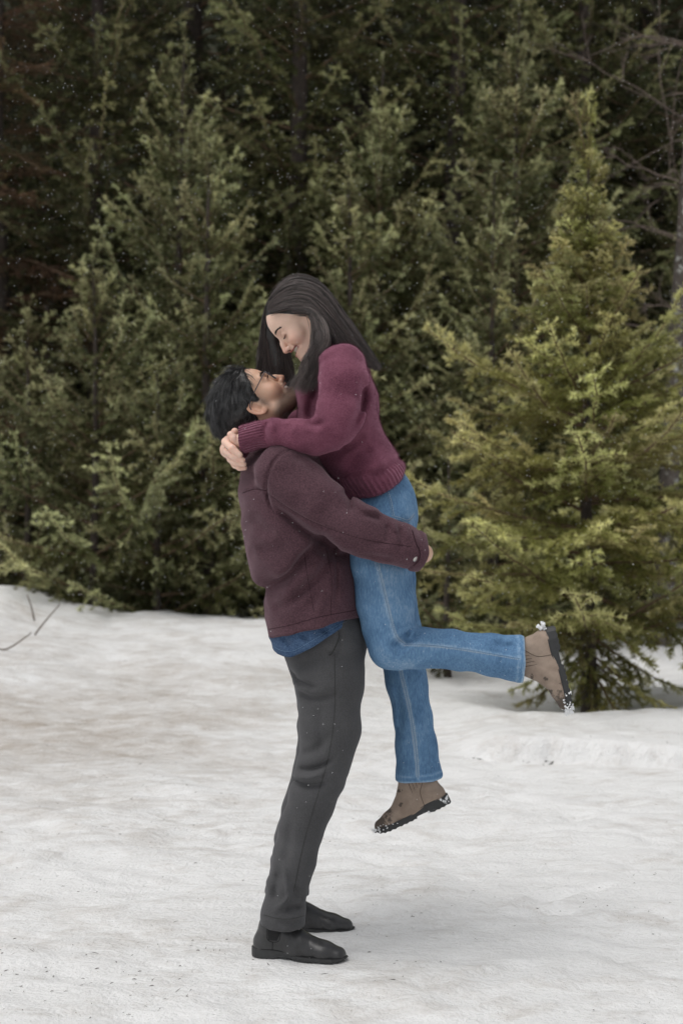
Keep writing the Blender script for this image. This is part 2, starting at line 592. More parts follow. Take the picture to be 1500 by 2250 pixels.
def bank(kind):
    if kind in _bank: return _bank[kind]
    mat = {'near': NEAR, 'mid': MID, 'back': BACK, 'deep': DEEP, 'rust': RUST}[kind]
    out = []
    if kind == 'near':
        spec = [(0.28, 2), (0.55, 3), (0.85, 3), (1.15, 3)]
        kw = dict(spacing=0.118, w=0.0066, nl=0.041, dens=400, droop=-0.05, flat=0.5, hang=0.20)
    elif kind == 'mid':
        spec = [(0.35, 2), (0.7, 3), (1.2, 3), (1.8, 3)]
        kw = dict(spacing=0.130, w=0.0085, nl=0.048, dens=250, droop=-0.10, flat=0.45, hang=0.75, sub=0.38)
    elif kind == 'back':
        spec = [(0.8, 2), (1.4, 3), (2.1, 3)]
        kw = dict(spacing=0.150, w=0.0095, nl=0.052, dens=220, droop=-0.06, flat=0.45, hang=0.8, sub=0.38)
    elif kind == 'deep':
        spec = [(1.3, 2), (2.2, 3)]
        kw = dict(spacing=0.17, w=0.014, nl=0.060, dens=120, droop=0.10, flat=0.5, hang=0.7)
    else:
        spec = [(1.2, 2), (1.9, 1)]
        kw = dict(spacing=0.12, w=0.009, nl=0.04, dens=150, droop=0.45, flat=0.7)
    k = 0
    for L, n in spec:
        for i in range(n):
            out.append((L, branch_mesh('bough_' + kind, L, 100 + k + 17 * len(kind), mat, **kw))); k += 1
    _bank[kind] = out
    return out


def conifer(name, base, height, radius, label, kind='mid', group=None, seed=0, r_trunk=None, lean=(0, 0), start=0.12,
            step=0.27, per=5, power=0.85, el_top=48, el_low=-14, zmax=None, cull=None, jitter=0.18, leader=None, density=1.0, profile=None):
    rng = np.random.default_rng(seed)
    root = empty(name, tuple(base))
    tag(root, label, 'tree', group)
    r_trunk = r_trunk or 0.011 * height + 0.015
    top = np.array([lean[0] * height, lean[1] * height, height])
    tm, tp = trunk_mesh('trunk', (0, 0, -0.25), top, r_trunk, 0.006, BARK, seed)
    link(bpy.data.objects.new('trunk', tm), root)
    b = bank(kind)
    tz = tp[:, 2]
    z = start * height
    nb = 0
    while z < height * 0.985:
        u = z / height
        prof = radius * (1 - u) ** power * min(1.0, 0.72 + 2.2 * u)
        if profile is not None:
            prof = float(np.interp(u, [q[0] for q in profile], [q[1] for q in profile]))
        n = int(round(per * density * (1 if u < 0.85 else 0.8)))
        a0 = rng.uniform(0, 2 * math.pi)
        for i in range(max(3, n)):
            a = a0 + 2 * math.pi * i / max(3, n) + rng.normal(0, 0.22)
            L = max(0.16, prof * rng.uniform(1 - jitter * 1.6, 1 + jitter) + 0.05)
            el = math.radians(el_low + (el_top - el_low) * u ** 1.4 + rng.normal(0, 10))
            zz = z + rng.uniform(-0.5, 0.5) * step
            c = np.array([np.interp(zz, tz, tp[:, 0]), np.interp(zz, tz, tp[:, 1]), zz])
            if cull is not None and not cull(np.array(base) + c, a, L): continue
            if zmax is not None and base[2] + zz > zmax and rng.random() < 0.55: continue
            cand = sorted(b, key=lambda t: abs(math.log(t[0] / L)))[:3]
            cand = [t for t in cand if 0.5 < L / t[0] < 1.9] or cand[:1]
            Lv, me = cand[int(rng.integers(len(cand)))]
            o = bpy.data.objects.new('branch', me)
            o.location = c
            s = L / Lv
            o.scale = (s, s * rng.uniform(0.85, 1.1), s)
            o.rotation_euler = (rng.normal(0, 0.30), -el, a)
            link(o, root)
            nb += 1
        z += step * (1.0 if u < 0.7 else 0.72) * rng.uniform(0.85, 1.15)
    # the leader shoot
    Lv, me = min(b, key=lambda t: t[0])
    for k in range(2):
        o = bpy.data.objects.new('branch', me)
        l = (leader or 0.10 * height ** 0.5)
        o.scale = (l / Lv, 0.35 * l / Lv + 0.1, 0.35 * l / Lv + 0.1)
        o.location = tuple(tp[-1] - np.array([0, 0, 0.06]))
        o.rotation_euler = (k * 1.5, -math.radians(88 - 10 * k), rng.uniform(0, 6))
        link(o, root)
    return root


def gbase(px, Y):
    x = (px - 750) * (CAMD + Y) / F
    return (x, Y, float(ground_z(np.array([x]), np.array([Y]), False)[0]))


def ztop(py, Y):
    return CZ + (1125 - py) * (CAMD + Y) / F


def bare_twigs(name, label, base, limbs, seed, cat='shrub', mat=None, r0=0.012):
    rng = np.random.default_rng(seed)
    root = empty(name, tuple(base)); tag(root, label, cat)
    for p0, p1 in limbs:
        p0 = np.array(p0) - base; p1 = np.array(p1) - base
        L = np.linalg.norm(p1 - p0)
        paths = []; radii = []
        def grow(a, d, l, r, lev):
            n = 9
            w = np.cumsum(rng.normal(0, 0.05 * l, (n, 3)), 0) * np.linspace(0, 1, n)[:, None] * 0.5
            p = a + d[None] * np.linspace(0, l, n)[:, None] + w
            p[:, 2] -= 0.10 * l * np.linspace(0, 1, n) ** 2
            paths.append(p); radii.append(np.linspace(r, r * 0.35, n))
            if lev > 0:
                for k in range(int(5 + 3 * rng.random())):
                    i = int(rng.integers(2, n))
                    dd = d + rng.normal(0, 0.45, 3); dd /= np.linalg.norm(dd)
                    grow(p[i], dd, l * rng.uniform(0.25, 0.5), r * 0.5, lev - 1)
        grow(p0, (p1 - p0) / L, L, r0, 2)
        v, q = tube_arrays(np.array(paths), np.array(radii), 4)
        add_obj('branch', v, q, mat or DEADM, root)
    return root


if 'trees' not in SKIP:
    # the small olive fir at the right, standing in its own snow well
    b = (FIR[0], FIR[1], -0.12)
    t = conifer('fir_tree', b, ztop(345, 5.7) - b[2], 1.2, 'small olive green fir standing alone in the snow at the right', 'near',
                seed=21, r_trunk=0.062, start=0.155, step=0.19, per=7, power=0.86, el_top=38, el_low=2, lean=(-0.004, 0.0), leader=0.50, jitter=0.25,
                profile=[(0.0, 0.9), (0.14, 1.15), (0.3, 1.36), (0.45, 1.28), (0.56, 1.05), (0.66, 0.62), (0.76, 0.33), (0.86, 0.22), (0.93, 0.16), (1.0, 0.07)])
    # drooping, half bare skirt at its foot
    rng = np.random.default_rng(4)
    for k in range(11):
        Lv, me = bank('near')[int(rng.integers(3, 9))]
        o = bpy.data.objects.new('branch', me)
        L = rng.uniform(0.55, 0.95); s = L / Lv
        o.scale = (s, s * 0.7, s)
        o.location = (0, 0, rng.uniform(0.42, 0.62))
        o.rotation_euler = (rng.normal(0, 0.3), math.radians(rng.uniform(24, 46)), k * 2 * math.pi / 11 + rng.normal(0, 0.2))
        link(o, t)
    # young firs in front of the forest: (top pixel x, y, depth, radius, label)
    young = [
        (405, 88, 10.6, 2.0, 'tall young fir with pale frosted leader at the upper left, above the man'),
        (462, 298, 9.3, 1.35, 'young fir whose pale tip stands just left of centre above the man\'s head'),
        (765, 368, 9.8, 1.45, 'young fir with pale tip directly above the woman\'s head'),
        (842, 150, 11.0, 1.95, 'young fir with a leaning pale tip above the woman, behind the nearer ones'),
        (205, 562, 9.0, 1.6, 'bushy short fir on the left whose rounded top is pale green'),
        (1140, 30, 10.8, 2.1, 'tall fir right of centre, its pale tip near the upper edge'),
        (1085, 385, 9.6, 1.35, 'young fir with upturned tips left of the small olive fir'),
        (985, 1010, 7.6, 0.75, 'low dark fir on the snow right behind the woman\'s legs'),
        (60, 700, 9.3, 1.35, 'dark fir at the left edge above the snow bank'),
        (345, 820, 8.9, 1.45, 'low spreading fir behind the snow bank left of the man'),
        (640, 640, 10.2, 1.3, 'dark young fir straight behind the two people'),
        (1530, 250, 12.8, 1.7, 'fir with raised pale boughs behind the small olive fir, at the right edge'),
    ]
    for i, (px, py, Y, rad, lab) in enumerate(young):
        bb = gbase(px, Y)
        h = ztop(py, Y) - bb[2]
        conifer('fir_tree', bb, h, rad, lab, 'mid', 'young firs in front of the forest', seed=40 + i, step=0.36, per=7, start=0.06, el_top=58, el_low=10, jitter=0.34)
    # the taller trees of the forest behind
    big = [
        (215, 12.2, 12, 2.6, 'back', 'tall fir in the upper left, its boughs running out of the top of the picture'),
        (640, 12.4, 13, 2.7, 'back', 'tall fir at the top centre behind the couple'),
        (985, 12.8, 13, 2.7, 'back', 'tall fir right of the top centre, behind the young firs'),
        (1290, 13.6, 13, 2.7, 'back', 'tall fir behind the small olive fir\'s tip'),
        (25, 11.8, 12, 1.6, 'rust', 'rusty brown cedar at the upper left edge'),
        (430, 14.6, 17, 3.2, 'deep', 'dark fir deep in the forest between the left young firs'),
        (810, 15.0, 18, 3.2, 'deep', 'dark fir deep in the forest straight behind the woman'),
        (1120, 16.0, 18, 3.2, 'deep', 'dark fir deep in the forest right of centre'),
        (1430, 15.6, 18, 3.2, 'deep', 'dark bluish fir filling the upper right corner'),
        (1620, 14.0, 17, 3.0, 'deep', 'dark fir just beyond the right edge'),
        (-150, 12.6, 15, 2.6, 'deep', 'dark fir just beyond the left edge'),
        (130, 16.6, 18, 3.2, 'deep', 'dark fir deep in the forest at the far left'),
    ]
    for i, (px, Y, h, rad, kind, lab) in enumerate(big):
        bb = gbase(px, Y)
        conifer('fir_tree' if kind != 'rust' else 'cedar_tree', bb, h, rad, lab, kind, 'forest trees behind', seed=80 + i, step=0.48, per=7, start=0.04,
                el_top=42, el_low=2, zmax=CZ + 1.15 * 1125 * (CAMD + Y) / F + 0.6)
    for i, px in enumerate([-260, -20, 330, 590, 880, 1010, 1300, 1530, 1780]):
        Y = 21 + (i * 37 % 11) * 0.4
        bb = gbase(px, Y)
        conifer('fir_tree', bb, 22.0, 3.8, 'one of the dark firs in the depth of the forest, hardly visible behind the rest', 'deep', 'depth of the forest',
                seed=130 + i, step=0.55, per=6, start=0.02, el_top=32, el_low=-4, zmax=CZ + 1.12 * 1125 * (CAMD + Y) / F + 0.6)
    # lichen-flecked trunk at the right edge
    Y = 10.6
    bb = np.array(gbase(1442, Y))
    tr = empty('bare_trunk_tree', tuple(bb)); tag(tr, 'leaning grey trunk flecked with pale lichen at the right edge', 'tree')
    tm, tp = trunk_mesh('trunk', (0, 0, -0.3), W(1530, 100, Y) - bb, 0.115, 0.07, BARK_L, 3, bend=0.02)
    link(bpy.data.objects.new('trunk', tm), tr)
    rng = np.random.default_rng(2)
    for k in range(16):
        p = tp[int(rng.integers(5, 14))]
        a = rng.uniform(0, 6.28); L = rng.uniform(0.5, 1.3)
        c = catmull([p, p + np.array([math.cos(a) * L * .5, math.sin(a) * L * .5, 0.12]), p + np.array([math.cos(a) * L, math.sin(a) * L, -0.05])], 10)
        v, q = tube_arrays(c[None], np.linspace(0.011, 0.003, 10)[None], 4)
        add_obj('branch', v, q, DEADM, tr)
    bx = W(1560, 1380, 10.5); bx[2] = 0
    bare_twigs('leafless_shrub', 'tangle of leafless reddish twigs in the upper right corner', bx,
               [(W(1560, 420, 10.5), W(1330, 330, 10.6)), (W(1560, 300, 10.7), W(1350, 120, 10.7)), (W(1560, 120, 10.4), W(1370, 40, 10.5)),
                (W(1570, 560, 10.5), W(1400, 470, 10.4)), (W(1570, 700, 10.5), W(1420, 640, 10.4)), (bx, W(1575, 60, 10.6))], 9, r0=0.012)

# bare twigs sticking out of the bank at the left
def ray_ground(px, py):
    Ys = np.linspace(-3, 11, 1400)
    p = np.array([W(px, py, y) for y in Ys])
    g = ground_z(p[:, 0], p[:, 1])
    i = int(np.argmax(p[:, 2] < g))
    return p[i] if p[i, 2] < g[i] else p[-1]


def snow_twig(pts, label):
    base = ray_ground(*pts[0])
    Y = base[1]
    P = [base + np.array([0, 0.01, -0.04])] + [W(px, py, Y - 0.03 * k) for k, (px, py) in enumerate(pts)]
    c = catmull(np.array(P) - base, 18)
    v, q = tube_arrays(c[None], np.linspace(0.009, 0.004, 18)[None], 6)
    o = add_obj('twig', v, q, DEADM)
    o.location = base
    tag(o, label, 'twig')
    return o


snow_twig([(76, 1364), (70, 1335), (60, 1306)], 'short upright bare twig on the snow bank at the left')
snow_twig([(77, 1396), (100, 1365), (132, 1328)], 'slanting bare twig rising to the right from the snow bank')
snow_twig([(-20, 1424), (12, 1427), (40, 1412), (70, 1390)], 'bent bare twig lying on the snow at the left edge')
# ------------------------------------------------------------------ bodies and clothes: signed distance fields meshed with surface nets
def surface_net(val, org, h):
    """quad mesh of the zero level of a sampled field (negative inside)"""
    s = val < 0
    nx, ny, nz = val.shape
    cell = np.zeros((nx - 1, ny - 1, nz - 1), np.int8)
    for dx in (0, 1):
        for dy in (0, 1):
            for dz in (0, 1):
                cell += s[dx:nx - 1 + dx, dy:ny - 1 + dy, dz:nz - 1 + dz]
    act = (cell > 0) & (cell < 8)
    ci, cj, ck = np.nonzero(act)
    ids = np.full(act.shape, -1, np.int32)
    ids[ci, cj, ck] = np.arange(len(ci))
    acc = np.zeros((len(ci), 3)); cnt = np.zeros(len(ci))
    corners = [(a, b, c) for a in (0, 1) for b in (0, 1) for c in (0, 1)]
    for a in corners:
        for ax in range(3):
            if a[ax]: continue
            b = list(a); b[ax] = 1
            va = val[ci + a[0], cj + a[1], ck + a[2]]; vb = val[ci + b[0], cj + b[1], ck + b[2]]
            m = (va < 0) != (vb < 0)
            t = np.where(m, va / (va - vb + 1e-12), 0)
            p = np.array(a, float)[None] + np.zeros((len(ci), 3)); p[:, ax] += t
            acc[m] += p[m]; cnt[m] += 1
    v = acc / np.maximum(cnt, 1)[:, None] + np.stack([ci, cj, ck], 1)
    quads = []
    for ax in range(3):
        o = [i for i in range(3) if i != ax]
        sl0 = [slice(None)] * 3; sl1 = [slice(None)] * 3
        sl0[ax] = slice(0, -1); sl1[ax] = slice(1, None)
        a = s[tuple(sl0)]; b = s[tuple(sl1)]
        ch = a != b
        idx = np.array(np.nonzero(ch))
        ok = np.ones(idx.shape[1], bool)
        for q in o:
            ok &= (idx[q] > 0) & (idx[q] < val.shape[q] - 1)
        idx = idx[:, ok]
        flip = a[tuple(idx)]
        e1 = np.zeros((3, 1), int); e1[o[0]] = 1
        e2 = np.zeros((3, 1), int); e2[o[1]] = 1
        q = np.stack([ids[tuple(idx - e1 - e2)], ids[tuple(idx - e2)], ids[tuple(idx)], ids[tuple(idx - e1)]], 1)
        fl = flip if ax != 1 else ~flip
        q[~fl] = q[~fl][:, ::-1]
        quads.append(q)
    q = np.vstack(quads)
    return v * h + np.array(org)[None], q


def sdf_mesh(fn, lo, hi, h):
    ax = [np.arange(lo[i], hi[i] + h, h, dtype=np.float32) for i in range(3)]
    X, Y, Z = np.meshgrid(*ax, indexing='ij')
    return surface_net(fn(X, Y, Z), lo, h)


def smin(a, b, k):
    hh = np.clip(0.5 + 0.5 * (b - a) / k, 0, 1)
    return b * (1 - hh) + a * hh - k * hh * (1 - hh)


def smax(a, b, k):
    return -smin(-a, -b, k)


def ell(x, y, z, c, r):
    qx, qy, qz = (x - c[0]) / r[0], (y - c[1]) / r[1], (z - c[2]) / r[2]
    k0 = np.sqrt(qx * qx + qy * qy + qz * qz)
    k1 = np.sqrt((qx / r[0]) ** 2 + (qy / r[1]) ** 2 + (qz / r[2]) ** 2)
    return k0 * (k0 - 1) / (k1 + 1e-6)


def cone(x, y, z, a, b, ra, rb, ka=1.0, kb=1.0):
    """tapered capsule; ka, kb widen it along Y"""
    d = np.array(b, float) - np.array(a, float)
    l2 = float(d @ d) + 1e-12
    t = np.clip(((x - a[0]) * d[0] + (y - a[1]) * d[1] + (z - a[2]) * d[2]) / l2, 0, 1)
    k = ka + (kb - ka) * t
    dx = x - a[0] - t * d[0]; dy = (y - a[1] - t * d[1]) / k; dz = z - a[2] - t * d[2]
    return np.sqrt(dx * dx + dy * dy + dz * dz) - (ra + (rb - ra) * t)


def chain(x, y, z, pts, k=0.012):
    """pts: rows of (px, py, Y, radius px[, widening])"""
    r = None
    P = [(W(p[0], p[1], p[2]), R(p[3], p[2]), p[4] if len(p) > 4 else 1.0) for p in pts]
    for (a, ra, ka), (b, rb, kb) in zip(P[:-1], P[1:]):
        d = cone(x, y, z, a, b, ra, rb, ka, kb)
        r = d if r is None else smin(r, d, k)
    return r


def below_line(x, z, line, Y=0.0):
    """signed field: positive under the pixel polyline (given left to right)"""
    L = np.array([W(p[0], p[1], Y) for p in line])
    return np.interp(x, L[:, 0], L[:, 2]).astype(np.float32) - z


CREASE = 2.0


def creases(d, x, y, z, items, Y=0.0, ymax=0.2, band=0.045):
    """fold lines on the side that faces the camera. items: (pixel polyline, width px, depth px (+ groove, - ridge))"""
    m = (np.abs(d) < band) & (y < ymax)
    if not m.any(): return d
    xs, ys, zs = x[m], y[m], z[m]
    add = np.zeros(xs.shape, np.float32)
    for line, wpx, dpx in items:
        L = catmull([W(p[0], p[1], Y) for p in line], max(6, 4 * len(line)))
        wd = R(wpx, Y)
        best = np.full(xs.shape, 9.0, np.float32); tt = np.zeros(xs.shape, np.float32)
        n = len(L) - 1
        for i in range(n):
            a, b = L[i], L[i + 1]
            ex, ez = b[0] - a[0], b[2] - a[2]
            t = np.clip(((xs - a[0]) * ex + (zs - a[2]) * ez) / (ex * ex + ez * ez + 1e-9), 0, 1)
            q = np.hypot(xs - a[0] - t * ex, zs - a[2] - t * ez)
            c = q < best
            best = np.where(c, q, best); tt = np.where(c, (i + t) / n, tt)
        fade = np.clip(np.minimum(tt, 1 - tt) * 5, 0, 1)
        add += CREASE * R(dpx, Y) * np.exp(-(best / wd) ** 2) * (0.15 + 0.85 * fade)
    d = d.copy()
    d[m] += add * smoothstep(ymax, ymax - 0.1, ys)
    return d


def folds(d, x, y, z, amp, sc, seed, band=0.03, rot=0.0):
    """irregular soft cloth folds; sc = frequency along (x', y, z') after turning by rot about Y"""
    m = np.abs(d) < band
    c, s = math.cos(rot), math.sin(rot)
    xs = x[m] * c + z[m] * s; zs = -x[m] * s + z[m] * c; ys = y[m]
    wx = 0.25 * noise3(xs * 6, ys * 6, zs * 6, seed + 50)
    n = noise3(xs * sc[0] + wx * 2, ys * sc[1], zs * sc[2] + wx * 2, seed)
    n2 = noise3(xs * sc[0] * 2.1 + 5, ys * sc[1] * 2.1, zs * sc[2] * 2.1 + wx, seed + 1)
    d = d.copy()
    d[m] += amp * (np.abs(n) ** 1.3 * 1.6 - 0.4 + 0.35 * n2)
    return d


def bounds(pts_list, pad):
    P = []
    for pts in pts_list:
        for p in pts:
            c = W(p[0], p[1], p[2]); r = R(p[3], p[2]); k = max(1.0, p[4] if len(p) > 4 else 1.0)
            P.append(c - [r, r * k, r]); P.append(c + [r, r * k, r])
    P = np.array(P)
    return P.min(0) - pad, P.max(0) + pad


def recalc(o):
    """make the normals of a closed mesh point outwards"""
    me = o.data
    n = len(me.polygons)
    vol = 0.0
    v = np.empty(len(me.vertices) * 3, np.float32); me.vertices.foreach_get('co', v); v = v.reshape(-1, 3).astype(float)
    li = np.empty(len(me.loops), np.int32); me.loops.foreach_get('vertex_index', li)
    q = li.reshape(-1, 4)
    a, b, c, d_ = v[q[:, 0]], v[q[:, 1]], v[q[:, 2]], v[q[:, 3]]
    vol = (a * np.cross(b, c)).sum() + (a * np.cross(c, d_)).sum()
    if vol < 0:
        me.flip_normals()
    return o


def build(name, fn, lo, hi, h, mat, parent, loc):
    v, q = sdf_mesh(fn, lo, hi, h)
    o = add_obj(name, v - np.array(loc)[None], q, mat, parent)
    recalc(o)
    return o


def surface_line(objs, line, Y=0.0, n=60, lift=0.0005, y0=-0.6):
    """drop a pixel polyline onto the side of a garment that faces the camera -> (n,3) world points"""
    pts = catmull([(p[0], p[1], 0) for p in line], n)
    out = []
    for p in pts:
        c = W(p[0], p[1], Y)
        o = Vector((0, -CAMD, CZ)); dvec = (Vector(c) - o).normalized()
        best = None
        for bv in objs:
            hit = bv.ray_cast(o, dvec)
            if hit[0] is not None and (best is None or hit[3] < best[1]):
                best = (hit[0] + hit[1] * (lift if hit[1].dot(dvec) < 0 else -lift), hit[3])
        if best is not None:
            out.append(np.array(best[0]))
    return np.array(out) if len(out) > 1 else None


def bvh_of(o, loc):
    me = o.data
    v = np.empty(len(me.vertices) * 3, np.float32); me.vertices.foreach_get('co', v)
    v = v.reshape(-1, 3) + np.array(loc)[None]
    return BVHTree.FromPolygons([tuple(p) for p in v.tolist()], [tuple(p.vertices) for p in me.polygons])


def seam(name, bv, line, r, mat, parent, loc, n=60, lift=0.0003, sides=5):
    p = surface_line([bv], line, n=n, lift=lift)
    if p is None: return None
    keep = [0]
    for i in range(1, len(p)):
        if np.linalg.norm(p[i] - p[keep[-1]]) < 0.06: keep.append(i)
    p = p[keep]
    if len(p) < 3: return None
    v, q = tube_arrays(p[None], np.full((1, len(p)), r), sides)
    return add_obj(name, v - np.array(loc)[None], q, mat, parent)


def stitches(name, bv, line, mat, parent, loc, r=0.0006, pitch=0.006, n=200):
    """a row of single thread stitches along a pixel polyline"""
    p = surface_line([bv], line, n=n, lift=0.0006)
    if p is None or len(p) < 4: return None
    s = np.concatenate([[0], np.cumsum(np.linalg.norm(np.diff(p, axis=0), axis=1))])
    k = int(s[-1] / pitch)
    seg = []
    for i in range(k):
        a, b = i * pitch, i * pitch + pitch * 0.68
        seg.append([[np.interp(t, s, p[:, j]) for j in range(3)] for t in (a, (a + b) / 2, b)])
    if not seg: return None
    v, q = tube_arrays(np.array(seg), r, 4)
    o = add_obj(name, v - np.array(loc)[None], q, mat, parent)
    return o
# ------------------------------------------------------------------ cloth, leather, skin and hair materials
def cloth_mat(name, c_dark, c_light, rough=0.9, sheen=0.0, sheen_col=(1, 1, 1), weave=900, wb=0.25, big=9, mix=0.5, speck=None):
    m, nt, b = new_mat(name)
    v = coords(nt)
    n1 = noise_tex(nt, v, big, 4, 0.6)
    n2 = noise_tex(nt, v, weave, 2, 0.6)
    f = math_n(nt, 'ADD', math_n(nt, 'MULTIPLY', n1, mix), math_n(nt, 'MULTIPLY', n2, 1 - mix))
    c = ramp(nt, f, [(0.36, c_dark), (0.64, c_light)])
    nt.links.new(c, b.inputs['Base Color'])
    b.inputs['Roughness'].default_value = rough
    b.inputs['Specular IOR Level'].default_value = 0.15
    b.inputs['Sheen Weight'].default_value = sheen
    b.inputs['Sheen Roughness'].default_value = 0.45
    b.inputs['Sheen Tint'].default_value = (*sheen_col, 1)
    bump(nt, b, n2, wb, 0.0015)
    return m, nt, b


WOOL, _, _ = cloth_mat('jacket_wool', (0.052, 0.026, 0.033), (0.100, 0.053, 0.065), 0.95, 0.25, (0.75, 0.55, 0.62), 230, 0.7, 7, 0.30)
SHIRT, _, _ = cloth_mat('shirt_denim', (0.020, 0.045, 0.098), (0.075, 0.125, 0.215), 0.85, 0.05, (1, 1, 1), 260, 0.5, 12, 0.3)
CHINO, _, _ = cloth_mat('trouser_twill', (0.054, 0.054, 0.056), (0.082, 0.082, 0.085), 0.9, 0.15, (0.8, 0.8, 0.85), 300, 0.35, 6, 0.45)
SEAMD, _, _ = cloth_mat('dark_seam', (0.030, 0.014, 0.018), (0.045, 0.022, 0.028), 0.95)
SEAMG, _, _ = cloth_mat('grey_seam', (0.040, 0.040, 0.039), (0.055, 0.055, 0.053), 0.95)
SEAMB, _, _ = cloth_mat('denim_seam', (0.13, 0.22, 0.33), (0.18, 0.28, 0.40), 0.95)
THREAD, _, _ = cloth_mat('pale_thread', (0.36, 0.42, 0.48), (0.48, 0.50, 0.50), 0.8)


def knit_mat():
    m, nt, b = new_mat('mohair_knit')
    v = coords(nt)
    n1 = noise_tex(nt, v, 11, 4, 0.6)
    n2 = noise_tex(nt, v, 240, 4, 0.75)
    rib = attr(nt, 'rib'); ribm = attr(nt, 'ribm')
    s = math_n(nt, 'SINE', math_n(nt, 'MULTIPLY', rib, 6.28318))
    s = math_n(nt, 'MULTIPLY', math_n(nt, 'ADD', math_n(nt, 'MULTIPLY', s, 0.5), 0.5), ribm)
    f = math_n(nt, 'ADD', math_n(nt, 'MULTIPLY', n1, 0.4), math_n(nt, 'MULTIPLY', n2, 0.6))
    c = ramp(nt, f, [(0.36, (0.095, 0.027, 0.047)), (0.66, (0.230, 0.086, 0.126))])
    nt.links.new(c, b.inputs['Base Color'])
    b.inputs['Roughness'].default_value = 0.95
    b.inputs['Specular IOR Level'].default_value = 0.1
    b.inputs['Sheen Weight'].default_value = 0.4
    b.inputs['Sheen Roughness'].default_value = 0.5
    b.inputs['Sheen Tint'].default_value = (0.85, 0.45, 0.60, 1)
    h = math_n(nt, 'ADD', math_n(nt, 'MULTIPLY', n2, 0.35), math_n(nt, 'MULTIPLY', s, 1.6))
    bump(nt, b, h, 0.8, 0.003)
    return m


def denim_mat():
    m, nt, b = new_mat('blue_denim')
    v = coords(nt)
    fade = attr(nt, 'fade')
    n1 = noise_tex(nt, v, 8, 4, 0.6)
    n2 = noise_tex(nt, coords(nt, (1, 1, 0.25)), 520, 3, 0.65)
    n3 = noise_tex(nt, coords(nt, (1, 1, 0.30)), 190, 4, 0.7)
    f = math_n(nt, 'ADD', math_n(nt, 'MULTIPLY', n1, 0.40), math_n(nt, 'ADD', math_n(nt, 'MULTIPLY', n2, 0.15), math_n(nt, 'MULTIPLY', n3, 0.50)))
    f = math_n(nt, 'ADD', f, math_n(nt, 'MULTIPLY', fade, 0.32))
    c = ramp(nt, f, [(0.36, (0.048, 0.110, 0.215)), (0.58, (0.125, 0.240, 0.395)), (0.92, (0.42, 0.53, 0.64))])
    nt.links.new(c, b.inputs['Base Color'])
    b.inputs['Roughness'].default_value = 0.85
    b.inputs['Specular IOR Level'].default_value = 0.2
    bump(nt, b, math_n(nt, 'ADD', n2, math_n(nt, 'MULTIPLY', n3, 0.6)), 0.35, 0.002)
    return m


def leather_mat(name, c1, c2, rough, stain=False):
    m, nt, b = new_mat(name)
    v = coords(nt)
    n = noise_tex(nt, v, 22, 4, 0.6)
    c = ramp(nt, n, [(0.35, c1), (0.65, c2)])
    if stain:
        a = attr(nt, 'wet')
        n2 = noise_tex(nt, v, 85, 4, 0.75)
        f = math_n(nt, 'ADD', a, math_n(nt, 'MULTIPLY', math_n(nt, 'SUBTRACT', n2, 0.5), 1.1))
        mr = nt.nodes.new('ShaderNodeMapRange'); mr.inputs[1].default_value = 0.42; mr.inputs[2].default_value = 0.56
        nt.links.new(f, mr.inputs[0])
        c = mixc(nt, math_n(nt, 'MULTIPLY', mr.outputs[0], 0.8), c, (0.055, 0.043, 0.036))
    nt.links.new(c, b.inputs['Base Color'])
    b.inputs['Roughness'].default_value = rough
    bump(nt, b, noise_tex(nt, v, 160, 3, 0.6), 0.15, 0.002)
    return m


def skin_mat(name, rough=0.48):
    m, nt, b = new_mat(name)
    v = coords(nt)
    c = attr(nt, 'skin', True)
    n = noise_tex(nt, v, 60, 4, 0.6)
    n2 = noise_tex(nt, v, 900, 2, 0.6)
    hs = nt.nodes.new('ShaderNodeHueSaturation')
    nt.links.new(c, hs.inputs['Color'])
    mr = nt.nodes.new('ShaderNodeMapRange'); mr.inputs[3].default_value = 0.9; mr.inputs[4].default_value = 1.1
    nt.links.new(n, mr.inputs[0]); nt.links.new(mr.outputs[0], hs.inputs['Value'])
    beard = attr(nt, 'beard')
    dots = nt.nodes.new('ShaderNodeMapRange'); dots.inputs[1].default_value = 0.40; dots.inputs[2].default_value = 0.58
    nt.links.new(n2, dots.inputs[0])
    bf = math_n(nt, 'MULTIPLY', beard, math_n(nt, 'ADD', math_n(nt, 'MULTIPLY', dots.outputs[0], 0.45), 0.55), True)
    c = mixc(nt, bf, hs.outputs[0], (0.028, 0.020, 0.016))
    nt.links.new(c, b.inputs['Base Color'])
    b.inputs['Roughness'].default_value = rough
    b.inputs['Subsurface Weight'].default_value = 0.12
    b.inputs['Subsurface Radius'].default_value = (0.008, 0.003, 0.0015)
    b.inputs['Subsurface Scale'].default_value = 1.0
    bump(nt, b, n2, 0.12, 0.001)
    return m


def plain(name, col, rough=0.5, metal=0.0, spec=0.5):
    m, nt, b = new_mat(name)
    v = coords(nt)
    n = noise_tex(nt, v, 70, 3, 0.6)
    c = ramp(nt, n, [(0.3, tuple(x * 0.82 for x in col)), (0.7, tuple(min(1, x * 1.15) for x in col))])
    nt.links.new(c, b.inputs['Base Color'])
    b.inputs['Roughness'].default_value = rough
    b.inputs['Metallic'].default_value = metal
    b.inputs['Specular IOR Level'].default_value = spec
    return m


KNIT, DENIM = knit_mat(), denim_mat()
BLACKL = leather_mat('black_leather', (0.022, 0.022, 0.023), (0.042, 0.042, 0.043), 0.36)
TAUPE = leather_mat('taupe_nubuck', (0.250, 0.190, 0.148), (0.345, 0.270, 0.215), 0.85, True)
RUBBER = plain('black_rubber', (0.030, 0.031, 0.032), 0.6)
ELAST = plain('black_elastic', (0.014, 0.014, 0.015), 0.9)
SKIN = skin_mat('skin')


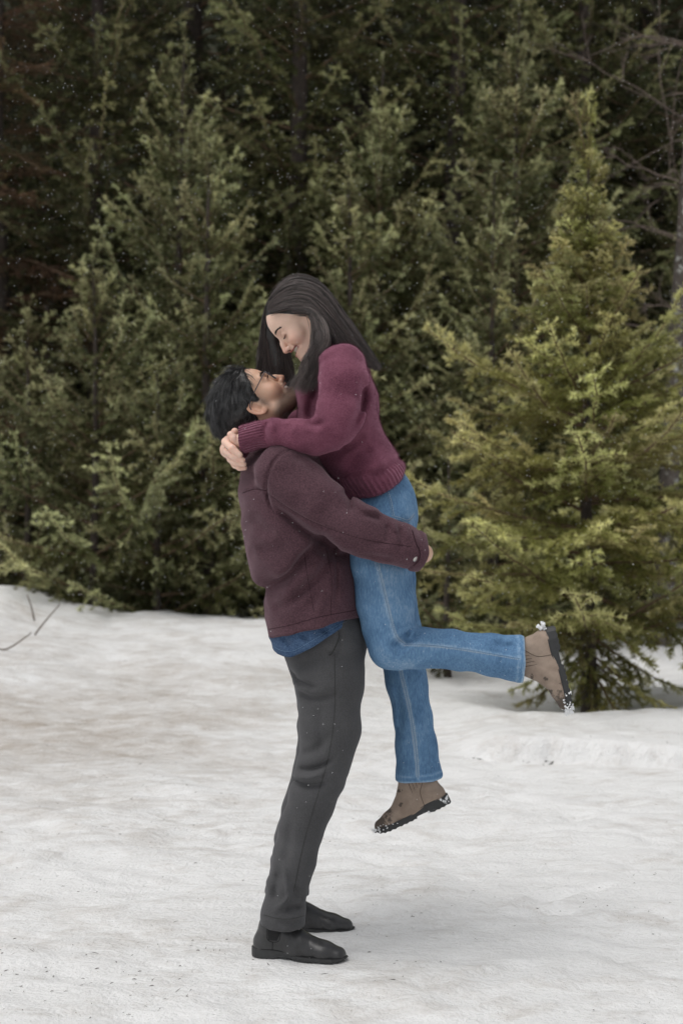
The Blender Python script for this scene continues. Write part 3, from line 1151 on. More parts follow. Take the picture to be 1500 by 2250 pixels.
def hair_mat(name, dark, light, rough):  # the light tone puts hair sheen into the colour
    m, nt, b = new_mat(name)
    t = attr(nt, 'tone')
    nt.links.new(mixc(nt, t, dark, light), b.inputs['Base Color'])
    b.inputs['Roughness'].default_value = rough
    b.inputs['Specular IOR Level'].default_value = 0.6
    return m


HAIRM = hair_mat('black_hair', (0.010, 0.010, 0.010), (0.100, 0.100, 0.104), 0.36)
HAIRW = hair_mat('dark_brown_hair', (0.010, 0.008, 0.008), (0.200, 0.160, 0.148), 0.36)
METAL = plain('gunmetal_frame', (0.10, 0.10, 0.11), 0.35, 0.8)
SNAP = plain('metal_button', (0.55, 0.53, 0.50), 0.35, 0.7)
TEETH = plain('tooth_enamel', (0.74, 0.70, 0.62), 0.25)
LASH = plain('eyelash_black', (0.012, 0.010, 0.010), 0.7)
CLUMP = plain('clinging_snow', (0.85, 0.86, 0.87), 0.7)
GLASS, _gnt, _gb = new_mat('spectacle_lens')
_gt = _gnt.nodes.new('ShaderNodeBsdfTransparent'); _gm = _gnt.nodes.new('ShaderNodeMixShader'); _gm.inputs[0].default_value = 0.06
_gb.inputs['Roughness'].default_value = 0.05
_gnt.links.new(_gt.outputs[0], _gm.inputs[1]); _gnt.links.new(_gb.outputs[0], _gm.inputs[2])
_gnt.links.new(_gm.outputs[0], _gnt.nodes['Material Output'].inputs['Surface'])


# ------------------------------------------------------------------ heads
class Frame:
    def __init__(self, o, f, l, u, s=1.0):
        self.o = np.array(o, float); self.M = np.stack([f, l, u], 1); self.s = s

    def to_world(self, p):
        return (np.asarray(p, float) * self.s) @ self.M.T + self.o

    def to_local(self, p):
        return ((np.asarray(p, float) - self.o) @ self.M) / self.s


def head_field(x, y, z, fem, neck, smile=1.0):
    a = np.abs(y)
    d = ell(x, y, z, (-0.003, 0, 0.052), (0.098, 0.075, 0.083))
    d = smin(d, ell(x, y, z, (0.036, 0, 0.05), (0.064, 0.060, 0.060)), 0.02)
    d = smin(d, ell(x, y, z, (0.046, 0, -0.012), (0.050, 0.054, 0.070)), 0.02)
    # cheek bones, fuller when smiling
    ch = (0.060, 0.040, -0.008) if not fem else (0.063, 0.037, -0.008)
    d = smin(d, ell(x, a, z, ch, (0.027, 0.024, 0.021)), 0.026)
    # jaw
    jw = 0.050 if not fem else 0.043
    d = smin(d, cone(x, a, z, (0.004, 0.058, -0.004), (0.018, jw, -0.052), 0.016, 0.016), 0.022)
    d = smin(d, cone(x, a, z, (0.018, jw, -0.052), (0.080, 0.014, -0.080 if not fem else -0.074), 0.017, 0.017), 0.024)
    d = smin(d, ell(x, y, z, (0.084, 0, -0.080 if not fem else -0.074), (0.021, 0.021, 0.019)), 0.014)
    d = smin(d, ell(x, y, z, (0.05, 0, -0.062), (0.045, 0.036, 0.026)), 0.02)
    d = smin(d, ell(x, y, z, (0.078, 0, -0.036), (0.027, 0.033, 0.030)), 0.014)
    # brow
    br = 0.0098 if not fem else 0.0075
    d = smin(d, cone(x, a, z, (0.0925, 0.006, 0.036), (0.081, 0.042, 0.037), br, br * 0.9), 0.013)
    # eye sockets and lids
    d = smax(d, -ell(x, a, z, (0.105, 0.034, 0.021), (0.020, 0.018, 0.0125)), 0.012)
    d = smin(d, ell(x, a, z, (0.0808, 0.0325, 0.0210), (0.0135, 0.0155, 0.0120)), 0.004)
    # nose
    tipx = 0.1155 if not fem else 0.1150
    tz = -0.014 if not fem else -0.0155
    d = smin(d, cone(x, y, z, (0.0915, 0, 0.028), (0.107, 0, 0.004), 0.0075, 0.0078), 0.010)
    d = smin(d, cone(x, y, z, (0.107, 0, 0.004), (tipx, 0, tz), 0.0078, 0.0092), 0.006)
    d = smin(d, ell(x, a, z, (0.1015, 0.0125, -0.0175), (0.0115, 0.0068, 0.0078)), 0.006)
    d = smin(d, cone(x, y, z, (0.098, 0, -0.024), (0.112, 0, -0.020), 0.006, 0.005), 0.005)
    d = smax(d, -ell(x, a, z, (0.1045, 0.0070, -0.0250), (0.0065, 0.0036, 0.0050)), 0.003)
    # mouth: open smile, corners pulled back and up
    mz = -0.0410 if not fem else -0.0375
    mw = 0.0265 if not fem else 0.0300
    d = smin(d, cone(x, a, z, (0.1035, 0.0, mz + 0.0080), (0.0855, mw, mz + 0.0060), 0.0046, 0.0032), 0.006)
    d = smin(d, cone(x, a, z, (0.1000, 0.0, mz - 0.0135), (0.0845, mw - 0.001, mz + 0.0005), 0.0054, 0.0034), 0.006)
    zz = z - 0.17 * a
    d = smax(d, -ell(x, a, zz, (0.0990, 0.0, mz - 0.0028), (0.0200, mw + 0.0035, 0.0078 if fem else 0.0092)), 0.0025)
    # smile fold from the nostril to the corner of the mouth
    fold = cone(x, a, z, (0.0965, 0.0185, -0.016), (0.0820, 0.0365, mz + 0.002), 0.0022, 0.0026)
    d = d + 0.0028 * np.exp(-(np.clip(fold, 0, 1) / 0.0045) ** 2)
    # ears
    ex, ez = x + 0.006, z - 0.002
    er = ex * math.cos(0.22) + ez * math.sin(0.22); eu = -ex * math.sin(0.22) + ez * math.cos(0.22)
    ea = a - 0.074 - 0.34 * np.clip(-(er), -0.02, 0.03)
    outer = np.sqrt((er / 0.0185) ** 2 + ((eu - 0.002 - 0.0) / (0.0315)) ** 2)
    rimd = (outer - 1.0) * 0.019
    slab = np.maximum(rimd, np.abs(ea) - 0.0042)
    scoop = ell(er, ea, eu, (0.001, 0.0065, 0.000), (0.0125, 0.0072, 0.0215))
    ear = smax(slab, -scoop, 0.0025)
    ear = smin(ear, np.sqrt((rimd + 0.0030) ** 2 + (ea - 0.002) ** 2) - 0.0030, 0.002)
    ear = smin(ear, ell(er, ea, eu, (0.0065, 0.002, -0.024), (0.0075, 0.0046, 0.0085)), 0.004)       # lobe
    ear = smin(ear, cone(er, ea, eu, (-0.006, 0.001, 0.014), (-0.004, 0.0015, -0.012), 0.0028, 0.0028), 0.003)   # antihelix
    ear = smin(ear, ell(er, ea, eu, (0.0125, 0.001, -0.004), (0.004, 0.004, 0.006)), 0.003)           # tragus
    d = smin(d, ear, 0.004)
    for i in range(len(neck) - 1):
        (pa, ra), (pb, rb) = neck[i], neck[i + 1]
        d = smin(d, cone(x, y, z, pa, pb, ra, rb), 0.020)
    return d


def head_mesh(fr, fem, neck_w, tone, lip, blush, h=0.0024):
    """world verts, quads, skin colour, beard mask"""
    neck = [(fr.to_local(p), r / fr.s) for p, r in neck_w]
    lo = np.array([-0.115, -0.10, -0.125]); hi = np.array([0.135, 0.10, 0.145])
    for p, r in neck:
        lo = np.minimum(lo, p - r * 0.6); hi = np.maximum(hi, p + r * 0.6)
    v, q = sdf_mesh(lambda x, y, z: head_field(x, y, z, fem, neck), lo, hi, h)
    x, y, z = v[:, 0], v[:, 1], v[:, 2]
    a = np.abs(y)
    col = np.ones((len(v), 3)) * np.array(tone)[None]

    def blend(mask, c):
        col[:] = col * (1 - mask[:, None]) + np.array(c)[None] * mask[:, None]
    blend(blush * np.exp(-((x - 0.078) / 0.03) ** 2 - ((a - 0.048) / 0.024) ** 2 - ((z + 0.012) / 0.024) ** 2), np.array(tone) * (1.08, 0.66, 0.62))
    blend(0.5 * np.exp(-((x - 0.115) / 0.02) ** 2 - (y / 0.014) ** 2 - ((z + 0.014) / 0.014) ** 2), np.array(tone) * (1.05, 0.70, 0.66))
    blend(0.45 * np.exp(-((a - 0.084) / 0.012) ** 2 - ((x + 0.008) / 0.022) ** 2), np.array(tone) * (1.05, 0.68, 0.62))
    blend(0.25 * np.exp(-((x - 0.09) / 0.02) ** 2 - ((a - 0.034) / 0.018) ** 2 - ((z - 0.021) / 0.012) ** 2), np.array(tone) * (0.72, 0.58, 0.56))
    # lips
    def seg(pa, pb):
        pa, pb = np.array(pa), np.array(pb); d = pb - pa
        P = np.stack([x, a, z], 1) - pa
        t = np.clip((P @ d) / (d @ d), 0, 1)
        return np.linalg.norm(P - t[:, None] * d, axis=1)
    mz = -0.0410 if not fem else -0.0375
    mw = 0.0265 if not fem else 0.0300
    up = seg((0.1065, 0, mz + 0.0075), (0.087, mw, mz + 0.006)); lw = seg((0.1035, 0, mz - 0.0135), (0.0855, mw - 0.001, mz))
    blend(np.clip(1.4 * np.exp(-(np.minimum(up * 1.15, lw) / 0.0058) ** 4), 0, 1), lip)
    ins = np.exp(-((z - 0.17 * a - mz + 0.0028) / 0.0066) ** 6 - (a / (mw + 0.002)) ** 6) * (x < 0.0975) * (x > 0.060)
    blend(np.clip(ins, 0, 1) * 0.9, (0.10, 0.02, 0.02))
    nost = np.exp(-((x - 0.1045) / 0.007) ** 2 - ((a - 0.007) / 0.004) ** 2 - ((z + 0.0235) / 0.004) ** 2)
    blend(np.clip(nost * 1.2, 0, 1), (0.06, 0.025, 0.02))
    beard = np.zeros(len(v))
    if not fem:
        m = smoothstep(-0.012, -0.048, z + 0.25 * (0.075 - x)) * smoothstep(-0.02, 0.012, x)
        m *= 1 - 0.9 * np.exp(-((x - 0.08) / 0.035) ** 2 - ((a - 0.036) / 0.026) ** 2 - ((z + 0.010) / 0.022) ** 2)
        mo = np.exp(-((z + 0.029) / 0.006) ** 2) * smoothstep(0.085, 0.095, x) * (a < 0.03)
        under = smoothstep(-0.06, -0.085, z) * smoothstep(-0.14, -0.1, z)
        beard = np.clip(np.maximum(m, mo * 0.9), 0, 1) * (1 - 0.8 * np.exp(-(np.minimum(up, lw) / 0.006) ** 4))
        # side burns
        beard = np.maximum(beard, 0.9 * np.exp(-((x - 0.022) / 0.012) ** 2 - ((z + 0.004) / 0.03) ** 2) * (a > 0.05))
    return fr.to_world(v), q, col, beard


def hair_limits(x, z, fem):
    if fem:
        xf = np.interp(z, [-0.06, 0.0, 0.028, 0.045, 0.065, 0.088, 0.105], [-0.02, 0.010, 0.030, 0.050, 0.068, 0.082, 0.3])
        zl = np.interp(x, [-0.12, -0.06, -0.03, -0.012, 0.004, 0.014, 0.03], [-0.09, -0.08, -0.05, 0.010, 0.026, 0.03, 0.0])
    else:
        xf = np.interp(z, [-0.06, -0.02, 0.012, 0.040, 0.058, 0.075, 0.094, 0.106], [0.030, 0.028, 0.030, 0.040, 0.058, 0.068, 0.080, 0.3])
        zl = np.interp(x, [-0.12, -0.085, -0.05, -0.030, -0.016, 0.004, 0.012, 0.03], [-0.035, -0.045, -0.050, -0.02, 0.022, 0.032, 0.01, -0.015])
    return np.maximum(x - xf, zl - z)


def cap_field(x, y, z, fem):
    if fem:
        d = ell(x, y, z, (-0.008, 0, 0.054), (0.100, 0.0765, 0.087))
        d = smin(d, ell(x, y, z, (0.028, 0, 0.055), (0.066, 0.062, 0.062)), 0.02)
    else:
        d = ell(x, y, z, (-0.018, 0, 0.056), (0.113, 0.083, 0.098))
        d = smin(d, ell(x, y, z, (0.026, 0, 0.072), (0.066, 0.068, 0.062)), 0.02)
        d = d + 0.0035 * noise3(x * 60, y * 60, z * 60, 4)
    return smax(d, hair_limits(x, z, fem), 0.010)


def strands_obj(name, paths, r, mat, parent, loc, sides=3):
    n = paths.shape[1]
    v, q = tube_arrays(paths, (r * np.interp(np.linspace(0, 1, n), [0, 0.1, 0.6, 1], [0.8, 1, 0.9, 0.25]))[None, :], sides)
    o = add_obj(name, v - np.array(loc)[None], q, mat, parent)
    g_ = np.random.default_rng(len(paths)); r0 = paths[:, n // 2] * 95
    tone = np.clip(0.45 * g_.beta(1.2, 2.0, len(paths)) + 0.62 * (0.5 + 1.25 * noise3(r0[:, 0], r0[:, 1], r0[:, 2], 3)) - 0.08, 0, 1)  # random strand tone; clump noise also paints dark gaps between locks
    set_attr(o.data, 'tone', np.repeat(tone, n * sides))
    return o


def sample_mesh(v, q, n, rng):
    a, b, c = v[q[:, 0]], v[q[:, 1]], v[q[:, 2]]
    ar = np.linalg.norm(np.cross(b - a, v[q[:, 3]] - a), axis=1)
    nr = np.cross(c - a, v[q[:, 3]] - b)
    nr /= np.linalg.norm(nr, axis=1, keepdims=True) + 1e-12
    i = rng.choice(len(q), n, p=ar / ar.sum())
    u, w = rng.random((n, 1)), rng.random((n, 1))
    p = (a[i] * (1 - u) + b[i] * u) * (1 - w) + (v[q[i, 3]] * (1 - u) + c[i] * u) * w
    return p, nr[i]


def get_geo(o, loc):
    me = o.data
    v = np.empty(len(me.vertices) * 3, np.float32); me.vertices.foreach_get('co', v); v = v.reshape(-1, 3).astype(float) + np.array(loc)
    li = np.empty(len(me.loops), np.int32); me.loops.foreach_get('vertex_index', li)
    return v, li.reshape(-1, 4)


def fuzz(o, loc, n, length, width, mat, rng, name='fuzz', lay=0.9):
    v, q = get_geo(o, loc)
    p, nr = sample_mesh(v, q, n, rng)
    d = nr + rng.normal(0, lay, (n, 3)); d /= np.linalg.norm(d, axis=1, keepdims=True)
    s = np.cross(d, rng.normal(0, 1, (n, 3))); s /= np.linalg.norm(s, axis=1, keepdims=True)
    l = length * rng.uniform(0.4, 1.3, (n, 1))
    vv = np.stack([p - s * width, p + s * width, p + d * l], 1).reshape(-1, 3)
    f = add_obj(name, vv - np.array(loc), np.arange(3 * n).reshape(-1, 3), mat, o)
    f['kind'] = 'stuff'
    return f


# ------------------------------------------------------------------ boots, built flat: x from heel to toe, z up
def boot(parent, loc, heel, fwd, up, L, upper_mat, name_label, rugged, shaft_z, side_sign, parts, lean=0.0):
    """side_sign: +1 when local +y faces the camera"""
    fwd = np.array(fwd, float); fwd /= np.linalg.norm(fwd)
    up = np.array(up, float); up -= fwd * (up @ fwd); up /= np.linalg.norm(up)
    lat = np.cross(up, fwd)
    fr = Frame(heel, fwd, lat, up, L / 0.30)
    st = 0.022 if rugged else 0.014
    hs_ = 0.012

    def stx(x):
        return st + hs_ * (1 - smoothstep(0.075, 0.165, x))
    wd = 0.009 if rugged else 0.0

    def f(x, y, z):
        d = cone(x, y, z, (0.042, 0, st + 0.034), (0.056 + lean * 0.3, 0, 0.090), 0.033, 0.035 + wd * 0.4, 0.95, 0.92)
        d = smin(d, cone(x, y, z, (0.056 + lean * 0.3, 0, 0.090), (0.076 + lean * 0.6, 0, 0.130), 0.035 + wd * 0.4, 0.037 + wd, 0.95, 0.85), 0.01)
        d = smin(d, cone(x, y, z, (0.076 + lean * 0.6, 0, 0.130), (0.092 + lean, 0, shaft_z), 0.037 + wd, 0.040 + wd, 0.88, 0.9), 0.01)
        d = smin(d, cone(x, y, z, (0.078, 0, 0.080), (0.150, 0, st + 0.022), 0.040, 0.042, 0.92, 0.95), 0.02)
        d = smin(d, cone(x, y, z, (0.150, 0, st + 0.020), (0.220, 0, st + 0.007), 0.042, 0.0335, 0.95, 1.25), 0.016)
        d = smin(d, cone(x, y, z, (0.220, 0, st + 0.007), (0.262, 0, st + 0.003), 0.0325, 0.0240, 1.25, 1.35), 0.012)
        d = smin(d, cone(x, y, z, (0.042, 0, st + 0.018), (0.12, 0, st + 0.010), 0.034, 0.034, 0.95, 1.0), 0.02)
        if rugged:
            d = smin(d, cone(x, y, z, (0.098, 0, 0.135), (0.170, 0, st + 0.024), 0.040, 0.036, 0.85, 1.0), 0.02)
        # creases over the instep and ankle
        for cx, cz, sl, am in ((0.185, st + 0.05, 0.5, 0.003), (0.170, st + 0.06, 0.55, 0.0022), (0.105, 0.115, 0.7, 0.003), (0.09, 0.135, 0.6, 0.002)):
            d = d + 0.6 * am * np.exp(-(((x - cx) + sl * (z - cz) + 0.25 * np.abs(y)) / 0.0055) ** 2)
        return np.maximum(np.maximum(d, (stx(x) - 0.004) - z), z - shaft_z)
    lo = (-0.008, -0.062, st - 0.010); hi = (0.305, 0.062, shaft_z + 0.008)
    v, q = sdf_mesh(f, lo, hi, 0.0036)
    o = add_obj('boot', fr.to_world(v) - np.array(loc), q, upper_mat, parent)
    recalc(o)
    o['label'] = name_label
    if rugged:
        n = 0.5 + 0 * v[:, 0]
        wet = smoothstep(0.235, 0.285, v[:, 0]) * 0.9 + 0.36 * smoothstep(0.15, 0.23, v[:, 0]) + 0.12
        for sx, sz, sr in ((0.215, st + 0.045, 0.011), (0.165, st + 0.05, 0.010), (0.15, 0.115, 0.009)):
            jx = 0.006 * noise3(v[:, 0] * 130, v[:, 1] * 130, v[:, 2] * 130, 2); jz = 0.006 * noise3(v[:, 0] * 130, v[:, 1] * 130, v[:, 2] * 130, 4)
            wet = np.maximum(wet, 0.72 * np.exp(-((v[:, 0] - sx + jx) ** 2 / 2.2 + (v[:, 2] - sz + jz) ** 2) / sr ** 2))
        set_attr(o.data, 'wet', wet)
    # sole: stations along x
    xs = np.concatenate([np.linspace(-0.004, 0.012, 4), np.linspace(0.02, 0.28, 53), np.linspace(0.285, 0.300, 6)])
    hw = np.interp(xs, [-0.004, 0.0, 0.012, 0.04, 0.09, 0.13, 0.18, 0.22, 0.255, 0.277, 0.288, 0.300], [0.006, 0.015, 0.026, 0.0335, 0.0345, 0.0365, 0.0425, 0.0445, 0.0405, 0.031, 0.020, 0.006])
    top = stx(xs) + 0.001
    bot = np.where(xs < 0.082, 0.0, np.where(xs < 0.135, st * 0.45, 0.002)) + 0.010 * np.clip((xs - 0.235) / 0.065, 0, 1) ** 2
    if rugged:
        lug = (np.floor(xs / 0.0105).astype(int) % 2) * 0.0024
        bot = bot + np.where((xs < 0.082) | (xs > 0.135), lug, 0)
    else:
        lug = (np.floor(xs / 0.0085).astype(int) % 2) * 0.0015
        bot = bot + lug
    xs = np.where(xs < 0.05, 0.05 + (xs - 0.05) * 0.92, np.where(xs > 0.25, 0.25 + (xs - 0.25) * 0.84, xs))
    prof = []
    for X_, w_, b_, t_ in zip(xs, hw, bot, top):
        prof.append([(X_, -w_, t_), (X_, -w_ * 1.0 - 0.0006, (t_ * 0.55 + b_ * 0.45)), (X_, -w_ + 0.0008, b_), (X_, w_ - 0.0008, b_), (X_, w_ * 1.0 + 0.0006, (t_ * 0.55 + b_ * 0.45)), (X_, w_, t_)])
    prof = np.array(prof); n, k, _ = prof.shape
    idx = np.arange(n * k).reshape(n, k)
    a0, a1 = idx[:-1], idx[1:]
    qs = np.stack([a0, np.roll(a0, -1, 1), np.roll(a1, -1, 1), a1], -1).reshape(-1, 4)
    caps = [[idx[0, 0], idx[0, 1], idx[0, 4], idx[0, 5]], [idx[0, 1], idx[0, 2], idx[0, 3], idx[0, 4]],
            [idx[-1, 5], idx[-1, 4], idx[-1, 1], idx[-1, 0]], [idx[-1, 4], idx[-1, 3], idx[-1, 2], idx[-1, 1]]]
    so = add_obj('sole', fr.to_world(prof.reshape(-1, 3)) - np.array(loc), np.vstack([qs, np.array(caps)]), RUBBER, o, smooth=False)
    bv = BVHTree.FromPolygons([tuple(p) for p in fr.to_world(v).tolist()], [tuple(p) for p in q.tolist()])

    def on_side(xz, lift=0.0008):
        out = []
        for (X_, Z_) in xz:
            st_ = Vector(fr.to_world((X_, side_sign * 0.2, Z_)))
            dr = Vector(tuple(-side_sign * fr.M[:, 1]))
            hit = bv.ray_cast(st_, dr)
            if hit[0] is not None:
                out.append(np.array(hit[0]) - np.array(dr) * lift)
        return np.array(out)
    # welt seam
    w = np.stack([xs[4:-5], (side_sign) * (hw[4:-5] + 0.0004), top[4:-5] + 0.0008], 1)
    tv, tq = tube_arrays(fr.to_world(w)[None], 0.0013, 5)
    add_obj('welt', tv - np.array(loc), tq, ELAST if not rugged else RUBBER, o)
    if 'gore' in parts:
        g = [(u, t) for t in np.linspace(0, 1, 9) for u in np.linspace(0, 1, 8)]
        pts = on_side([(0.056 + t * 0.010 + u * (0.036 + 0.006 * t) + 0.016 * (0 if t > 0.3 else (0.3 - t)) * (1 - 2 * u), 0.056 + t * 0.062) for u, t in g])
        if len(pts) == 72:
            ii = np.arange(72).reshape(9, 8)
            qq = np.stack([ii[:-1, :-1], ii[:-1, 1:], ii[1:, 1:], ii[1:, :-1]], -1).reshape(-1, 4)
            add_obj('elastic_panel', pts - np.array(loc), qq, ELAST, o)
        for line in ([(0.064, 0.12), (0.056, 0.075), (0.060, 0.056), (0.076, 0.051), (0.093, 0.056), (0.099, 0.075), (0.106, 0.12)], [(0.074, 0.051), (0.072, st + 0.004)]):
            p = on_side([tuple(c[:2]) for c in catmull([(a_, b_, 0) for a_, b_ in line], 40)], 0.0004)
            if len(p) > 5:
                tv, tq = tube_arrays(p[None], 0.0009, 4); add_obj('seam', tv - np.array(loc), tq, ELAST, o)
        tab = np.array([[-0.002, 0.004 * s_, z_] for z_ in (0.115, 0.135, 0.155) for s_ in (-1, 1)])
    if 'pleats' in parts:
        for k_ in range(5):
            x0 = 0.062 + k_ * 0.012
            p = on_side([(x0 - 0.002 + t * 0.004, 0.165 - t * (0.050 + 0.006 * k_)) for t in np.linspace(0, 1, 14)], 0.0002)
            if len(p) > 5:
                tv, tq = tube_arrays(p[None], np.interp(np.linspace(0, 1, len(p)), [0, 1], [0.0014, 0.0004])[None], 4)
                add_obj('pleat', tv - np.array(loc), tq, plainS, o)
        p = on_side([tuple(c[:2]) for c in catmull([(0.045, 0.165, 0), (0.050, 0.13, 0), (0.085, 0.085, 0), (0.092, st + 0.01, 0)], 40)], 0.0003)
        if len(p) > 5:
            tv, tq = tube_arrays(p[None], 0.0007, 4); add_obj('seam', tv - np.array(loc), tq, plainS, o)
    return o, fr, bv


plainS = plain('taupe_seam', (0.045, 0.030, 0.022), 0.9)


def snow_clumps(parent, loc, pts, rng, name='clinging_snow'):
    """lumps of snow stuck to a boot: list of (centre, size)"""
    V, Q = [], []; off = 0
    for c, s in pts:
        n = 5
        th = np.linspace(0, np.pi, n); ph = np.arange(7) / 7 * 2 * np.pi
        T, P = np.meshgrid(th, ph, indexing='ij')
        r = s * (1 + 0.35 * rng.normal(0, 1, T.shape))
        v = np.stack([r * np.sin(T) * np.cos(P), r * np.sin(T) * np.sin(P), r * np.cos(T)], -1).reshape(-1, 3) + c
        ii = np.arange(n * 7).reshape(n, 7)
        q = np.stack([ii[:-1], np.roll(ii[:-1], -1, 1), np.roll(ii[1:], -1, 1), ii[1:]], -1).reshape(-1, 4)
        V.append(v); Q.append(q + off); off += len(v)
    o = add_obj(name, np.vstack(V) - np.array(loc), np.vstack(Q), CLUMP, parent, smooth=False)
    o['kind'] = 'stuff'
    return o
# ------------------------------------------------------------------ the man
YC = 0.155
MLOC = np.array([W(660, 2110, 0.0)[0], 0.15, 0.0])
man = empty('person', tuple(MLOC))
tag(man, 'man in plum wool jacket and grey trousers lifting the woman, looking up at her', 'person')
th = math.radians(62)
o_ = W(568, 895, 0.08); o_[1] = YC
MF = Frame(o_, (math.cos(th), 0, math.sin(th)), (0, 1, 0), (-math.sin(th), 0, math.cos(th)), 1.0)
M_TONE = (0.60, 0.375, 0.262)


def join_body(parts, parent, loc, mat):
    V, Q, C, B = [], [], [], []; off = 0
    for v, q, c, b in parts:
        V.append(v); Q.append(q + off); C.append(c); B.append(b); off += len(v)
    o = add_obj('body', np.vstack(V) - np.array(loc), np.vstack(Q), mat, parent)
    set_attr(o.data, 'skin', np.vstack(C)); set_attr(o.data, 'beard', np.concatenate(B))
    return o


def hand_parts(chains, tone, h=0.0022, k=0.0022):
    lo, hi = bounds(chains, 0.012)

    def f(x, y, z):
        d = None
        for c in chains:
            e = chain(x, y, z, c, 0.004)
            d = e if d is None else smin(d, e, k)
        return d
    v, q = sdf_mesh(f, lo, hi, h)
    a = v[q[:, 0]]; b = v[q[:, 1]]; c = v[q[:, 2]]; d = v[q[:, 3]]
    if (a * np.cross(b, c)).sum() + (a * np.cross(c, d)).sum() < 0: q = q[:, ::-1]
    col = np.ones((len(v), 3)) * np.array(tone)[None]
    n = noise3(v[:, 0] * 70, v[:, 1] * 70, v[:, 2] * 70, 8)
    col *= np.stack([1 + 0.02 * n, 1 - 0.09 * np.clip(n, 0, 1), 1 - 0.10 * np.clip(n, 0, 1)], 1)
    return v, q, col, np.zeros(len(v))


def orient(v, q):
    a = v[q[:, 0]]; b = v[q[:, 1]]; c = v[q[:, 2]]; d = v[q[:, 3]]
    return q[:, ::-1] if (a * np.cross(b, c)).sum() + (a * np.cross(c, d)).sum() < 0 else q


neckM = [(MF.to_world((-0.012, 0, -0.030)), 0.058), (W(592, 965, YC), 0.058), (W(598, 1020, YC), 0.064)]
hv, hq, hc, hb = head_mesh(MF, False, neckM, M_TONE, (0.36, 0.16, 0.125), 0.25)
hq = orient(hv, hq)
# hands round the woman
mh1 = hand_parts([[(905, 1212, -0.070, 22), (925, 1215, -0.03, 23, 1.0), (930, 1216, 0.02, 21, 1.0)],
                  [(929, 1196, 0.01, 9.5), (926, 1194, 0.06, 9), (921, 1196, 0.11, 8.5), (915, 1199, 0.14, 8)],
                  [(931, 1209, 0.02, 9.5), (929, 1209, 0.07, 9), (923, 1211, 0.12, 8.5), (916, 1213, 0.15, 8)],
                  [(929, 1223, 0.02, 9.5), (927, 1226, 0.07, 9), (920, 1228, 0.12, 8.5), (913, 1229, 0.15, 8)],
                  [(924, 1236, -0.02, 9), (918, 1243, 0.01, 8.5), (911, 1246, 0.05, 8), (904, 1246, 0.08, 7.5)],
                  [(915, 1200, -0.05, 10), (927, 1188, -0.04, 10), (928, 1178, -0.02, 9)]], M_TONE)
mh2 = hand_parts([[(890, 1210, 0.40, 22), (915, 1215, 0.35, 23), (925, 1216, 0.29, 20)],
                  [(924, 1198, 0.30, 9), (920, 1196, 0.25, 9), (916, 1198, 0.20, 8)], [(926, 1212, 0.30, 9), (921, 1212, 0.25, 9), (917, 1213, 0.20, 8)],
                  [(924, 1226, 0.30, 9), (919, 1228, 0.25, 9), (914, 1229, 0.20, 8)], [(917, 1238, 0.32, 8), (911, 1241, 0.27, 8), (907, 1242, 0.23, 7)],
                  [(905, 1195, 0.37, 9), (915, 1184, 0.33, 9), (917, 1180, 0.30, 8)]], M_TONE)
# the body under the clothes
m_torso = [(600, 1005, YC, 52, 1.4), (632, 1085, YC, 84, 1.5), (655, 1180, YC, 90, 1.3), (690, 1290, YC, 82, 1.25), (710, 1400, YC, 80, 1.35)]
m_arm = [(622, 1045, -0.03, 46), (706, 1111, -0.06, 42), (765, 1155, -0.095, 38), (848, 1187, -0.10, 32), (908, 1210, -0.07, 24)]
m_arm2 = [(640, 1045, 0.34, 44), (720, 1111, 0.40, 40), (775, 1155, 0.43, 36), (845, 1187, 0.42, 30), (892, 1210, 0.40, 24)]
m_leg = [(714, 1410, 0.07, 70), (724, 1550, 0.05, 56), (708, 1700, 0.03, 40), (660, 1830, 0.02, 36), (618, 2010, 0.0, 28)]
m_leg2 = [(714, 1410, 0.25, 70), (716, 1550, 0.27, 54), (700, 1690, 0.29, 40), (656, 1810, 0.30, 36), (624, 1960, 0.315, 27)]
lo, hi = bounds([m_torso, m_arm, m_arm2, m_leg, m_leg2], 0.03)


def slim(c, k):
    return [(p[0], p[1], p[2], p[3] * k) + tuple(p[4:]) for p in c]


m_torso, m_arm, m_arm2, m_leg, m_leg2 = (slim(c, 0.66) for c in (m_torso, m_arm, m_arm2, m_leg, m_leg2))


def f_mbody(x, y, z):
    d = chain(x, y, z, m_torso, 0.03)
    for c in (m_arm, m_arm2, m_leg, m_leg2):
        d = smin(d, chain(x, y, z, c, 0.02), 0.03)
    return d


bvv, bq = sdf_mesh(f_mbody, lo, hi, 0.014)
bq = orient(bvv, bq)
bod = (bvv, bq, np.ones((len(bvv), 3)) * np.array(M_TONE), np.zeros(len(bvv)))
join_body([(hv, hq, hc, hb), mh1, mh2, bod], man, MLOC, SKIN)

# --- trousers
near_leg = [(714, 1400, 0.10, 84, 1.05), (724, 1500, 0.06, 73), (725, 1600, 0.045, 65), (716, 1660, 0.035, 57), (703, 1705, 0.03, 54), (684, 1760, 0.02, 50),
            (665, 1810, 0.015, 48), (648, 1880, 0.01, 46), (632, 1950, 0.003, 44.5), (622, 2010, 0.0, 45.5), (620, 2060, 0.0, 46)]
far_leg = [(714, 1400, 0.24, 82, 1.05), (720, 1500, 0.26, 70), (716, 1600, 0.275, 60), (698, 1690, 0.29, 50), (670, 1770, 0.30, 46), (652, 1840, 0.305, 45),
           (638, 1910, 0.31, 44), (630, 1960, 0.315, 44), (628, 1990, 0.315, 44)]
pelvis = [(690, 1330, YC, 84, 1.35), (712, 1400, YC, 90, 1.30), (716, 1450, YC, 84, 1.25)]
lo, hi = bounds([near_leg, far_leg, pelvis], 0.02)


